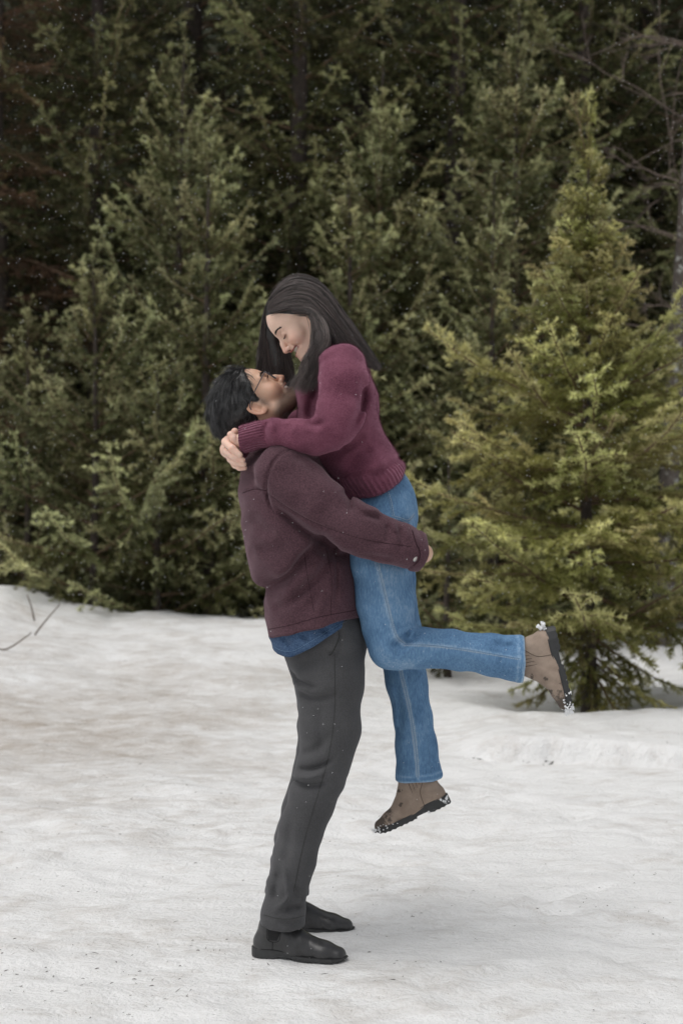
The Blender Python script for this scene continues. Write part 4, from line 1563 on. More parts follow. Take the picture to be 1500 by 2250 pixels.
def f_trousers(x, y, z):
    dn = chain(x, y, z, near_leg, 0.02)
    df = chain(x, y, z, far_leg, 0.02)
    dn = smax(dn, below_line(x, z, [(540, 2024), (600, 2034), (640, 2036), (690, 2030)]), 0.003)
    df = smax(df, below_line(x, z, [(540, 1958), (690, 1966)], 0.315), 0.003)
    d = smin(smin(dn, df, 0.012), chain(x, y, z, pelvis, 0.03), 0.03)
    d = creases(d, x, y, z, [
        ([(652, 1520), (690, 1532), (745, 1520)], 8, 5), ([(630, 1478), (660, 1500), (705, 1510)], 7, 6), ([(640, 1500), (680, 1518)], 7, -3),
        ([(650, 1690), (690, 1685), (735, 1660)], 6, 6), ([(646, 1703), (680, 1702), (715, 1690)], 6, -5), ([(640, 1717), (680, 1722), (722, 1712)], 7, 5.5),
        ([(655, 1660), (700, 1640), (730, 1600)], 9, 3), ([(700, 1540), (706, 1600), (702, 1650)], 10, 3),
        ([(640, 1790), (635, 1850), (622, 1900)], 9, 3), ([(622, 1880), (634, 1945), (633, 1962), (604, 1992)], 5, -5.5), ([(612, 1910), (604, 1975)], 8, 5), ([(648, 1930), (655, 1975)], 7, 4),
        ([(625, 1990), (645, 1985), (662, 1992)], 6, 5), ([(630, 2002), (655, 2003), (668, 1996)], 5, -3),
        ([(745, 1370), (748, 1400), (738, 1436), (705, 1420)], 4, 2.5), ([(610, 2015), (650, 2020)], 4, 2)], ymax=0.17)
    return folds(d, x, y, z, 0.0042, (9, 7, 16), 3)


tro = build('trousers', f_trousers, lo, hi, 0.0062, CHINO, man, MLOC)
tro['label'] = 'charcoal grey cotton trousers'
tb = bvh_of(tro, MLOC)
seam('outseam', tb, [(735, 1440), (735, 1560), (722, 1660), (700, 1740), (668, 1850), (645, 1960)], 0.0009, SEAMG, tro, MLOC, 90)
seam('pocket_edge', tb, [(740, 1376), (744, 1400), (730, 1434), (722, 1440)], 0.0016, SEAMG, tro, MLOC, 40)
seam('hem_stitch', tb, [(579, 2010), (610, 2018), (640, 2019), (668, 2012)], 0.0008, SEAMG, tro, MLOC, 40)

# --- denim shirt tail
sh = [(690, 1320, YC, 92, 1.40), (691, 1375, YC, 95, 1.46), (694, 1430, YC, 96, 1.48), (700, 1460, YC, 96, 1.48)]
lo, hi = bounds([sh], 0.02)


def f_shirt(x, y, z):
    d = chain(x, y, z, sh, 0.03)
    d = smax(d, below_line(x, z, [(560, 1400), (594, 1404), (600, 1424), (612, 1433), (640, 1437), (668, 1424), (700, 1405), (740, 1380), (790, 1357), (850, 1352)], YC - 0.06), 0.004)
    d = np.maximum(d, z - W(600, 1340, YC)[2])
    d = creases(d, x, y, z, [([(620, 1400), (640, 1420)], 6, 3), ([(660, 1390), (680, 1408)], 6, 3), ([(705, 1375), (720, 1390)], 7, 3)])
    return folds(d, x, y, z, 0.004, (16, 12, 9), 13)


shirt = build('shirt', f_shirt, lo, hi, 0.0055, SHIRT, man, MLOC)
shirt['label'] = 'blue denim shirt tail below the jacket'
sb = bvh_of(shirt, MLOC)
stitches('hem_stitch', sb, [(602, 1420), (615, 1428), (640, 1431), (668, 1418), (700, 1399), (740, 1375), (785, 1354)], SEAMB, shirt, MLOC)

# --- wool jacket
jt = [(606, 1000, YC, 58, 1.75), (622, 1040, YC, 91, 1.72), (634, 1085, YC, 105, 1.58), (652, 1160, YC, 108, 1.45), (676, 1225, YC, 102, 1.40), (688, 1270, YC, 102, 1.38),
      (690, 1318, YC, 105, 1.44), (691, 1360, YC, 102, 1.52), (694, 1430, YC, 104, 1.54)]
js = [(622, 1040, -0.035, 62), (660, 1075, -0.055, 62), (706, 1111, -0.075, 60), (765, 1155, -0.10, 55), (805, 1173, -0.108, 50), (848, 1187, -0.105, 47), (885, 1198, -0.09, 43),
      (908, 1206, -0.072, 41), (930, 1213, -0.05, 40)]
js2 = [(640, 1040, 0.345, 60), (706, 1111, 0.39, 58), (765, 1155, 0.43, 52), (848, 1187, 0.43, 44), (895, 1206, 0.40, 40)]
lo, hi = bounds([jt, js, js2], 0.02)


def f_jacket(x, y, z):
    d = chain(x, y, z, jt, 0.018)
    # the back blouses over the waist: upper cloth hangs over a long drag fold from hip to armpit
    up_ = chain(x, y, z, [(634, 1085, YC, 105, 1.58), (650, 1160, YC, 113, 1.50), (664, 1225, YC, 113, 1.47), (673, 1262, YC, 114, 1.45)], 0.018)
    up_ = smax(up_, below_line(x, z, [(480, 1300), (560, 1296), (588, 1288), (615, 1274), (640, 1250), (668, 1215), (705, 1180), (760, 1150), (900, 1100)], 0.0), 0.034)
    d = smin(d, up_, 0.012)
    d = smax(d, below_line(x, z, [(540, 1403), (592, 1398), (640, 1388), (700, 1371), (760, 1357), (800, 1351), (860, 1344)], YC - 0.06), 0.006)
    # collar
    c0, c1 = W(598, 1004, YC), W(585, 962, YC)
    col = cone(x, y, z, c0, c1, 0.078, 0.072)
    col = np.maximum(np.abs(col) - 0.004, np.abs((x - c1[0]) * -0.22 + (z - c1[2])) - 0.03)
    s1 = chain(x, y, z, js, 0.02)
    # cuff end
    e = W(926, 1212, -0.055); dirn = np.array([0.93, 0.22, -0.28]); dirn /= np.linalg.norm(dirn)
    t = (x - e[0]) * dirn[0] + (y - e[1]) * dirn[1] + (z - e[2]) * dirn[2]
    s1 = smax(s1, t, 0.004)
    s1 = s1 - 0.003 * smoothstep(-0.030, -0.026, t) + 0.004 * np.exp(-((t + 0.030) / 0.004) ** 2)
    s2 = chain(x, y, z, js2, 0.02)
    d = smin(d, np.minimum(s1, s2), 0.018)
    d = creases(d, x, y, z, [
        # blousing of the back above the waist and the long drag folds from the arm
        ([(712, 1184), (668, 1222), (640, 1258), (610, 1284)], 8, 2.5), ([(705, 1232), (660, 1272), (620, 1312)], 13, -4),
        ([(735, 1205), (708, 1252), (668, 1296), (640, 1322)], 10, 4), ([(700, 1172), (722, 1195), (742, 1215)], 13, 6),
        ([(650, 1350), (690, 1318), (715, 1275)], 13, 3), ([(700, 1345), (712, 1300)], 10, -3), ([(595, 1340), (630, 1330), (655, 1310)], 11, 2.5),
        ([(548, 1130), (575, 1160), (610, 1180)], 16, 2.5), ([(560, 1210), (600, 1205), (640, 1185)], 15, 2.5),
        # under the arm
        ([(605, 1110), (650, 1150), (700, 1188), (745, 1216)], 9, 6), ([(690, 1200), (730, 1222), (770, 1222)], 9, 6),
        # sleeve wrinkles
        ([(750, 1075), (768, 1100), (772, 1125)], 8, 5.5), ([(775, 1098), (800, 1118), (835, 1122)], 8, -4), ([(795, 1128), (820, 1136), (835, 1142)], 7, 3.5),
        ([(846, 1150), (852, 1168), (842, 1192)], 8, 3), ([(872, 1156), (880, 1182), (868, 1212)], 7, 3), ([(858, 1146), (866, 1170)], 6, -3), ([(885, 1160), (893, 1185)], 6, -3),
        ([(700, 1080), (720, 1105), (700, 1140)], 12, 2.5), ([(735, 1180), (775, 1190), (810, 1200)], 8, 3), ([(800, 1215), (840, 1222), (860, 1226)], 6, 3), ([(640, 1000), (672, 1020), (700, 1045)], 9, 3),
        # armhole, yoke and sleeve seams
        ([(640, 986), (608, 1010), (588, 1055), (590, 1095), (602, 1130)], 3.2, 3.5), ([(530, 1082), (560, 1075), (586, 1078)], 2.6, 2.2),
        ([(588, 1085), (640, 1120), (700, 1152), (800, 1185), (900, 1200)], 2.6, 2.4), ([(735, 1200), (740, 1260), (737, 1330)], 3, 3)], Y=-0.03, ymax=0.2)
    d = smin(d, col, 0.012)
    return folds(d, x, y, z, 0.008, (8, 8, 12), 23)


jac = build('jacket', f_jacket, lo, hi, 0.0056, WOOL, man, MLOC)
jac['label'] = 'plum wool overshirt jacket'
jb = bvh_of(jac, MLOC)
for ln in ([(640, 986), (608, 1010), (588, 1055), (590, 1095), (602, 1130)], [(533, 1083), (560, 1075), (586, 1078)],
           [(590, 1086), (640, 1120), (700, 1152), (800, 1185), (902, 1201)], [(668, 1215), (676, 1270), (690, 1345)], [(716, 1205), (728, 1270), (726, 1350)]):
    seam('seam', jb, ln, 0.0010, SEAMD, jac, MLOC, 80, lift=-0.0002)
seam('hem_stitch', jb, [(588, 1383), (640, 1373), (700, 1356), (780, 1341)], 0.0009, SEAMD, jac, MLOC, 60, lift=0.0)
# cuff flap with its snap button
seam('cuff_edge', jb, [(905, 1166), (914, 1195), (922, 1213), (919, 1232), (908, 1243)], 0.0016, SEAMD, jac, MLOC, 50)
p = surface_line([jb], [(911, 1227), (912, 1228), (913, 1229)], n=3, lift=0.001)
if p is not None:
    c = p[1]
    h0 = jb.find_nearest(Vector(c)); nrm = np.array(h0[1]); nrm = nrm if nrm[1] < 0 else -nrm
    u = np.cross(nrm, (0, 0, 1)); u /= np.linalg.norm(u); w_ = np.cross(nrm, u)
    V = []
    for rr, hh in ((0.0085, 0.0), (0.0085, 0.0018), (0.0065, 0.0028), (0.001, 0.0032)):
        for k in range(18):
            a = k / 18 * 2 * math.pi
            V.append(c + (u * math.cos(a) + w_ * math.sin(a)) * rr + nrm * hh)
    ii = np.arange(72).reshape(4, 18)
    qq = np.stack([ii[:-1], np.roll(ii[:-1], -1, 1), np.roll(ii[1:], -1, 1), ii[1:]], -1).reshape(-1, 4)
    add_obj('snap_button', np.array(V) - MLOC, qq, SNAP, jac)
fuzz(jac, MLOC, 26000, 0.0035, 0.00022, WOOL, RNG)

# --- boots of the man
gz0 = lambda px, py, Y: W(px, py, Y)
h1 = W(554, 2100, 0.035); h1[2] = float(ground_z(np.array([h1[0] + .1]), np.array([0.0]))[0]) - 0.002
b1, fr1, bv1 = boot(man, MLOC, h1, (0.29, -0.075, 0), (0, 0, 1), 0.300, BLACKL, 'black leather ankle boot, nearer the camera', False, 0.165, -1, ('gore',), 0.012)
h2 = W(578, 2020, 0.355); h2[2] = float(ground_z(np.array([h2[0] + .1]), np.array([0.33]))[0]) - 0.002
b2, fr2, bv2 = boot(man, MLOC, h2, (0.29, -0.03, 0), (0, 0, 1), 0.300, BLACKL, 'black leather ankle boot, farther from the camera', False, 0.165, -1, ('gore',), 0.012)

# --- hair of the man
rng = np.random.default_rng(77)
cv, cq = sdf_mesh(lambda x, y, z: cap_field(x, y, z, False), (-0.15, -0.105, -0.075), (0.115, 0.105, 0.17), 0.0042)
cw = MF.to_world(cv); cq = orient(cw, cq)
hair = add_obj('hair', cw - MLOC, cq, HAIRM, man)
hair['label'] = 'short thick black hair'
p, nr = sample_mesh(cv, cq, 9000, rng)
out = hair_limits(p[:, 0], p[:, 2], False) < -0.0005
p, nr = p[out], nr[out]
n = len(p)
flow = np.stack([np.full(n, -1.0), 0.25 * np.sign(p[:, 1]) * (p[:, 2] > 0.05), -0.55 - 0.6 * (p[:, 0] < -0.06)], 1)
clump = np.stack([noise3(p[:, 0] * 38, p[:, 1] * 38, p[:, 2] * 38, s) for s in (61, 62, 63)], 1)
flow = flow + clump * 0.55 + rng.normal(0, 0.10, (n, 3))
flow -= (flow * nr).sum(1, keepdims=True) * nr
flow /= np.linalg.norm(flow, axis=1, keepdims=True) + 1e-9
top = smoothstep(0.03, 0.10, p[:, 2])
ln = (0.018 + 0.026 * top) * rng.uniform(0.6, 1.25, n)
lift = (0.10 + 0.26 * top * smoothstep(0.0, 0.07, p[:, 0])) * rng.uniform(0.2, 1.6, n)
t = np.linspace(0, 1, 7)[None, :, None]
paths = (p - nr * 0.002)[:, None, :] + flow[:, None, :] * (ln[:, None, None] * t) + nr[:, None, :] * (ln * lift)[:, None, None] * (t * 1.7 - 1.1 * t * t)
strands_obj('strands', MF.to_world(paths.reshape(-1, 3)).reshape(n, 7, 3), 0.00055, HAIRM, hair, MLOC)['kind'] = 'stuff'


def brow_and_lashes(fr, parent, loc, fem, mat):
    rng = np.random.default_rng(5 + fem)
    hf = lambda X: head_field(*(np.array([c]) for c in X), fem, [])[0]
    paths = []
    for sgn in (-1, 1):
        for k in range(90):
            u = rng.random()
            yy = 0.010 + 0.040 * u
            zz = (0.0405 + 0.0055 * math.sin(u * 2.2) - 0.004 * u ** 2) + rng.normal(0, 0.0011 if fem else 0.0018)
            xx = 0.13
            for _ in range(40):
                dd = hf((xx, yy, zz))
                if dd < 0.0003: break
                xx -= max(dd * 0.8, 0.0004)
            p0 = np.array([xx, sgn * yy, zz])
            d = np.array([-0.25 * u, sgn * 0.85, 0.35 - 0.5 * u]) + rng.normal(0, 0.15, 3)
            l = 0.009
            paths.append([p0 + d * l * s + np.array([0.0008 * (1 - s), 0, 0]) for s in (0, 0.5, 1)])
        for k in range(46):
            u = rng.random()
            yy = 0.0195 + 0.026 * u
            zz = 0.0165 - 0.003 * math.sin(u * math.pi) if fem else 0.020 + 0.003 * math.sin(u * math.pi)
            xx = 0.115
            for _ in range(60):
                dd = hf((xx, yy, zz))
                if dd < 0.0002: break
                xx -= max(dd * 0.8, 0.0003)
            p0 = np.array([xx, sgn * yy, zz])
            d = np.array([0.8, sgn * 0.4, -0.55 if fem else 0.1]) + rng.normal(0, 0.1, 3)
            paths.append([p0 - np.array([0.0006, 0, 0]), p0 + d * 0.004, p0 + d * 0.0085 + np.array([0, 0, 0.001])])
    paths = np.array(paths)
    v, q = tube_arrays(fr.to_world(paths.reshape(-1, 3)).reshape(len(paths), 3, 3), np.array([[0.0005, 0.0005, 0.0002]]), 3)
    o = add_obj('eyebrows', v - np.array(loc), q, mat, parent)
    o['kind'] = 'stuff'
    return o


def teeth(fr, parent, loc, fem):
    mz = -0.0410 if not fem else -0.0375
    ys = np.linspace(-0.026, 0.026, 45)
    prof = (0.0970 if fem else 0.1010) - 0.0125 * (np.abs(ys) / 0.026) ** 2
    xs = prof - 0.0010 * (np.abs(np.sin(ys / 0.0070 * math.pi)) < 0.30)
    V = []
    for zt, dx in ((mz + 0.0075, -0.001), (mz + 0.002, 0.0), (mz - 0.0045, -0.0003)):
        for X_, Y_ in zip(xs, ys): V.append((X_ + dx, Y_, zt + 0.17 * abs(Y_)))
    for zt, dx in ((mz - 0.0050, -0.003), (mz - 0.0110, -0.0035)):
        for X_, Y_ in zip(xs, ys): V.append((X_ + dx, Y_ * 0.92, zt + 0.17 * abs(Y_)))
    ii = np.arange(len(V)).reshape(-1, 45)
    q = np.stack([ii[:-1, :-1], ii[:-1, 1:], ii[1:, 1:], ii[1:, :-1]], -1).reshape(-1, 4)
    return add_obj('teeth', fr.to_world(np.array(V)) - np.array(loc), q, TEETH, parent)


brow_and_lashes(MF, man, MLOC, False, LASH)
teeth(MF, man, MLOC, False)

# --- spectacles
gl = empty('glasses'); gl.parent = man
P = []
rim = []
for sgn in (-1, 1):
    a = np.linspace(0, 2 * math.pi, 33)
    cy, cz_ = sgn * 0.036, 0.018
    ry, rz = 0.0265, 0.0205
    e = 0.55
    yy = cy + ry * np.sign(np.cos(a)) * np.abs(np.cos(a)) ** e; zz = cz_ + rz * np.sign(np.sin(a)) * np.abs(np.sin(a)) ** e
    xx = 0.1085 - 0.10 * np.abs(yy) + 0.10 * (zz - 0.018)
    ring = np.stack([xx, yy, zz], 1)
    v, q = tube_arrays(MF.to_world(ring)[None], 0.0014, 6)
    add_obj('rim', v - MLOC, q, METAL, gl)
    cpt = np.array([[0.1085 - 0.1 * abs(cy), cy, cz_]])
    V = np.vstack([ring[:-1], cpt]); T = np.array([[i, (i + 1) % 32, 32] for i in range(32)])
    add_obj('lens', MF.to_world(V) - MLOC, T, GLASS, gl, smooth=False)
    tp = catmull([(0.1035, sgn * 0.063, 0.034), (0.099, sgn * 0.070, 0.034), (0.06, sgn * 0.0765, 0.033), (0.010, sgn * 0.081, 0.031), (-0.012, sgn * 0.081, 0.022), (-0.022, sgn * 0.078, 0.002)], 30)
    v, q = tube_arrays(MF.to_world(tp)[None], 0.0016, 6)
    add_obj('temple_arm', v - MLOC, q, METAL, gl)
br = catmull([(0.1085, -0.011, 0.024), (0.113, 0, 0.028), (0.1085, 0.011, 0.024)], 10)
v, q = tube_arrays(MF.to_world(br)[None], 0.0014, 6)
add_obj('bridge', v - MLOC, q, METAL, gl)

# ------------------------------------------------------------------ the woman
WLOC = np.array([W(840, 1200, 0.15)[0], 0.15, W(920, 1835, 0.25)[2]])
woman = empty('person', tuple(WLOC))
tag(woman, 'woman in burgundy mohair sweater and blue jeans held off the ground, one leg kicked back', 'person')
ph = math.radians(46); al = math.radians(9)
o_ = W(675, 700, 0.08); o_[1] = 0.150
f0 = np.array([-math.cos(ph), 0, -math.sin(ph)]); l0 = np.array([0, -1.0, 0]); u0 = np.array([-math.sin(ph), 0, math.cos(ph)])
f1 = f0 * math.cos(al) + l0 * math.sin(al); l1 = l0 * math.cos(al) - f0 * math.sin(al)
WF = Frame(o_, f1, l1, u0, 0.98)
W_TONE = (0.80, 0.555, 0.435)
neckW = [(WF.to_world((-0.020, 0, -0.030)), 0.048), (W(712, 765, 0.15), 0.050), (W(728, 815, 0.15), 0.060)]
hv, hq, hc, hb = head_mesh(WF, True, neckW, W_TONE, (0.50, 0.19, 0.17), 0.30)
hq = orient(hv, hq)
H_TONE = (0.76, 0.51, 0.405)
wh1 = hand_parts([[(552, 962, -0.012, 18), (530, 971, 0.0, 18), (516, 984, 0.035, 19), (508, 990, 0.075, 16)],
                  [(522, 974, -0.008, 10), (514, 964, -0.012, 9), (507, 955, -0.010, 8)],
                  [(508, 985, 0.09, 9), (506, 985, 0.13, 8.5), (512, 984, 0.17, 8)], [(508, 996, 0.09, 9), (506, 997, 0.13, 8.5), (512, 997, 0.17, 8)],
                  [(510, 1006, 0.085, 8.5), (508, 1008, 0.12, 8), (514, 1008, 0.16, 7.5)], [(514, 1013, 0.08, 8), (513, 1016, 0.11, 7.5), (518, 1016, 0.14, 7)]], H_TONE)
wh2 = hand_parts([[(540, 985, 0.24, 17), (515, 985, 0.17, 20), (502, 988, 0.11, 19)],
                  [(500, 966, 0.08, 9), (496, 971, 0.025, 9.2), (510, 985, -0.028, 8.4), (527, 1000, -0.032, 6.8)],
                  [(498, 985, 0.08, 9), (500, 992, 0.022, 8.8), (515, 1003, -0.022, 7.8), (533, 1011, -0.024, 6.6)],
                  [(503, 1000, 0.08, 8.5), (507, 1009, 0.025, 8.0), (520, 1017, -0.014, 7.0), (536, 1020, -0.016, 6.2)],
                  [(511, 1014, 0.08, 7.5), (516, 1022, 0.03, 6.8), (526, 1028, 0.0, 6.2), (538, 1028, -0.002, 5.6)],
                  [(512, 968, 0.14, 10), (512, 955, 0.10, 9), (516, 948, 0.06, 8)]], H_TONE)
w_torso = [(726, 800, 0.15, 44, 1.6), (742, 900, 0.15, 62, 1.5), (772, 990, 0.15, 56, 1.4), (830, 1090, 0.15, 60, 1.45), (842, 1150, 0.15, 60, 1.4)]
w_arm = [(752, 808, -0.005, 40), (742, 930, -0.055, 34), (650, 958, -0.045, 24), (548, 963, -0.012, 18)]
w_arm2 = [(745, 808, 0.31, 40), (700, 930, 0.35, 34), (600, 965, 0.32, 24), (540, 982, 0.245, 17)]
w_leg = [(840, 1165, 0.07, 56), (850, 1340, 0.045, 46), (864, 1424, 0.03, 38), (1000, 1428, 0.027, 30), (1125, 1447, 0.022, 24)]
w_leg2 = [(840, 1165, 0.24, 56), (856, 1330, 0.25, 46), (882, 1420, 0.25, 38), (910, 1600, 0.25, 30), (920, 1690, 0.25, 24)]
lo, hi = bounds([w_torso, w_arm, w_arm2, w_leg, w_leg2], 0.03)


w_torso, w_arm, w_arm2, w_leg, w_leg2 = (slim(c, 0.68) for c in (w_torso, w_arm, w_arm2, w_leg, w_leg2))


def f_wbody(x, y, z):
    d = chain(x, y, z, w_torso, 0.03)
    for c in (w_arm, w_arm2, w_leg, w_leg2):
        d = smin(d, chain(x, y, z, c, 0.02), 0.03)
    return d


bvv, bq = sdf_mesh(f_wbody, lo, hi, 0.014)
bq = orient(bvv, bq)
bod = (bvv, bq, np.ones((len(bvv), 3)) * np.array(W_TONE), np.zeros(len(bvv)))
join_body([(hv, hq, hc, hb), wh1, wh2, bod], woman, WLOC, SKIN)

# --- jeans
jl = [(838, 1160, 0.075, 70, 1.08), (838, 1240, 0.055, 66), (845, 1320, 0.042, 62), (853, 1375, 0.036, 57), (862, 1418, 0.03, 52)]
jl_low = [(862, 1418, 0.03, 52), (915, 1423, 0.03, 46), (1000, 1428, 0.027, 43.5), (1080, 1439, 0.024, 45), (1130, 1446, 0.022, 48), (1175, 1452, 0.02, 50)]
jr = [(838, 1160, 0.235, 70, 1.08), (846, 1270, 0.25, 63), (866, 1370, 0.255, 55), (880, 1420, 0.255, 50), (893, 1500, 0.255, 43), (908, 1580, 0.25, 41), (914, 1640, 0.25, 43.5), (920, 1700, 0.25, 47.5),
      (924, 1750, 0.25, 49)]
jp = [(815, 1040, 0.15, 62, 1.4), (838, 1100, 0.15, 68, 1.42), (842, 1138, 0.15, 70, 1.38), (840, 1175, 0.15, 68, 1.3)]
lo, hi = bounds([jl, jl_low, jr, jp], 0.02)
HEMN = (W(1147, 1447, 0.022), np.array([0.995, 0.0, -0.03]))
HEMF = (W(920, 1711, 0.25), np.array([0.10, 0.0, -0.995]))


def f_jeans(x, y, z):
    a = smin(chain(x, y, z, jl, 0.02), chain(x, y, z, jl_low, 0.015), 0.018)
    (e, n) = HEMN
    t = (x - e[0]) * n[0] + (y - e[1]) * n[1] + (z - e[2]) * n[2]
    far_along = t > -0.3
    a = np.where(far_along & (x > W(1000, 0, 0)[0]), smax(a, t, 0.003) - 0.0018 * smoothstep(-0.020, -0.017, t), a)
    inner = np.maximum(chain(x, y, z, jl_low[2:], 0.01) + 0.016, -0.010 - t)
    a = np.where(x > W(1060, 0, 0)[0], smax(a, -inner, 0.002), a)
    b = chain(x, y, z, jr, 0.02)
    (e, n) = HEMF
    t = (x - e[0]) * n[0] + (z - e[2]) * n[2]
    b = smax(b, t, 0.003) - 0.0018 * smoothstep(-0.020, -0.017, t)
    inner = np.maximum(chain(x, y, z, jr[5:], 0.01) + 0.016, -0.010 - t)
    b = np.where(z < W(0, 1640, 0.25)[2], smax(b, -inner, 0.002), b)
    d = smin(smin(a, b, 0.010), chain(x, y, z, jp, 0.03), 0.022)
    d = creases(d, x, y, z, [
        ([(908, 1385), (880, 1405), (858, 1420)], 9, 8), ([(905, 1398), (885, 1420), (862, 1438)], 7, 5), ([(910, 1382), (895, 1410)], 5, -4), ([(925, 1385), (905, 1405), (888, 1412)], 6, 5),
        ([(870, 1440), (895, 1420), (930, 1405)], 8, -3), ([(835, 1400), (850, 1430), (880, 1450)], 10, -2),
        ([(905, 1360), (880, 1370), (850, 1372)], 9, 3), ([(780, 1260), (800, 1290), (815, 1330)], 12, 2), ([(1000, 1392), (1040, 1405), (1075, 1402)], 9, 3), ([(1080, 1408), (1110, 1420), (1140, 1412)], 8, 4),
        ([(950, 1395), (990, 1400)], 9, 2.5), ([(960, 1450), (1010, 1455), (1060, 1465)], 10, 2), ([(905, 1140), (880, 1160), (850, 1160)], 10, 3), ([(800, 1225), (850, 1235), (900, 1238)], 10, 3),
        ([(905, 1245), (890, 1290), (893, 1340)], 10, 2)], Y=0.0, ymax=0.14)
    d = creases(d, x, y, z, [([(868, 1500), (880, 1560), (876, 1620)], 8, 3), ([(905, 1520), (918, 1600), (930, 1680)], 3, -1.5), ([(935, 1560), (945, 1640), (950, 1700)], 7, 3)], Y=0.2, ymax=0.3)
    return folds(d, x, y, z, 0.0030, (13, 9, 13), 31)


jea = build('jeans', f_jeans, lo, hi, 0.0056, DENIM, woman, WLOC)
jea['label'] = 'mid blue straight-leg denim jeans'


def fade_attr(o, loc, lines, hems):
    v, q = get_geo(o, loc)
    f = np.zeros(len(v))
    pxx = 750 + v[:, 0] * F / (CAMD + v[:, 1]); pyy = 1125 - (v[:, 2] - CZ) * F / (CAMD + v[:, 1])
    for ln, wd, am, yr in lines:
        L = catmull([(a, b, 0) for a, b in ln], 40)[:, :2]
        best = np.full(len(v), 1e9)
        for k in range(39):
            a, b = L[k], L[k + 1]; e = b - a
            t = np.clip(((pxx - a[0]) * e[0] + (pyy - a[1]) * e[1]) / (e @ e + 1e-9), 0, 1)
            best = np.minimum(best, np.hypot(pxx - a[0] - t * e[0], pyy - a[1] - t * e[1]))
        m = (v[:, 1] > yr[0]) & (v[:, 1] < yr[1])
        f = np.maximum(f, am * np.exp(-(best / wd) ** 2) * m)
    for e, n in hems:
        t = (v - e) @ n
        r = np.linalg.norm((v - e) - t[:, None] * n[None], axis=1)
        f = np.maximum(f, (0.75 * np.exp(-((t + 0.001) / 0.004) ** 2) + 0.45 * np.exp(-((t + 0.019) / 0.004) ** 2)) * (r < 0.11))
    set_attr(o.data, 'fade', f)


OUT_N = [(790, 1095), (815, 1150), (822, 1215), (838, 1280), (852, 1340), (868, 1395), (888, 1416)]
OUT_L = [(888, 1416), (950, 1418), (1030, 1428), (1142, 1447)]
OUT_F = [(880, 1474), (900, 1560), (912, 1640), (918, 1710)]
fade_attr(jea, WLOC, [(OUT_N, 5, 0.75, (-1, 0.12)), (OUT_L, 4, 0.6, (-1, 0.12)), (OUT_F, 5, 0.75, (0.0, 0.26)), ([(835, 1200), (860, 1280), (870, 1350)], 38, 0.28, (-1, 0.15)),
                      ([(830, 1420), (850, 1455), (900, 1462)], 14, 0.30, (-1, 0.15)), ([(890, 1090), (905, 1130), (905, 1160)], 14, 0.25, (-1, 0.3))], [HEMN, HEMF])
nb_ = bvh_of(jea, WLOC)
for off in (-3.0, 3.0):
    stitches('topstitch', nb_, [(a + off, b - off * 0.3) for a, b in OUT_F], THREAD, jea, WLOC, 0.0007)
stitches('topstitch', nb_, [(a + 4, b) for a, b in OUT_N[2:]], THREAD, jea, WLOC, 0.0006)
stitches('topstitch', nb_, [(a, b + 3) for a, b in OUT_L], THREAD, jea, WLOC, 0.0006)
seam('outseam', nb_, OUT_N[2:], 0.0009, SEAMB, jea, WLOC, 70)
seam('outseam', nb_, OUT_L, 0.0009, SEAMB, jea, WLOC, 70)
seam('outseam', nb_, OUT_F, 0.0009, SEAMB, jea, WLOC, 70)
for ln in ([(849, 1083), (856, 1105), (862, 1138)], [(853, 1081), (860, 1104), (866, 1137)], [(862, 1138), (880, 1143), (896, 1147), (911, 1132)], [(866, 1134), (880, 1138), (896, 1142), (910, 1127)]):
    stitches('topstitch', nb_, ln, THREAD, jea, WLOC, 0.0008)
seam('pocket_edge', nb_, [(849, 1083), (856, 1105), (864, 1139), (880, 1142), (896, 1146), (911, 1131)], 0.0013, SEAMB, jea, WLOC, 60)
# --- sweater
st = [(720, 792, 0.15, 50, 1.75), (733, 830, 0.15, 74, 1.62), (740, 880, 0.15, 84, 1.48), (746, 935, 0.15, 82, 1.42), (768, 990, 0.15, 75, 1.42), (802, 1040, 0.15, 76, 1.48), (835, 1082, 0.15, 74, 1.52), (850, 1105, 0.15, 70, 1.5)]
sa = [(748, 806, -0.005, 54), (752, 850, -0.035, 56), (748, 900, -0.052, 54), (738, 940, -0.060, 50)]
sf = [(738, 943, -0.060, 50), (695, 957, -0.055, 41), (650, 957, -0.045, 35), (600, 951, -0.030, 29), (565, 955, -0.018, 28), (540, 962, -0.010, 29.5), (515, 970, 0.004, 30)]
sa2 = [(742, 806, 0.305, 52), (715, 890, 0.345, 48), (700, 930, 0.35, 46), (600, 965, 0.33, 32), (545, 982, 0.26, 29), (515, 987, 0.185, 28)]
lo, hi = bounds([st, sa, sf, sa2], 0.02)
CUFF = (W(528, 967, -0.003), np.array([-0.955, 0.20, -0.22]))
CUFF2 = (W(497, 990, 0.15), np.array([-0.55, -0.82, -0.1]))
hem_line = [(650, 1102), (740, 1103), (786, 1098), (815, 1094), (842, 1085), (862, 1073), (877, 1058), (885, 1046), (892, 1020), (900, 980)]


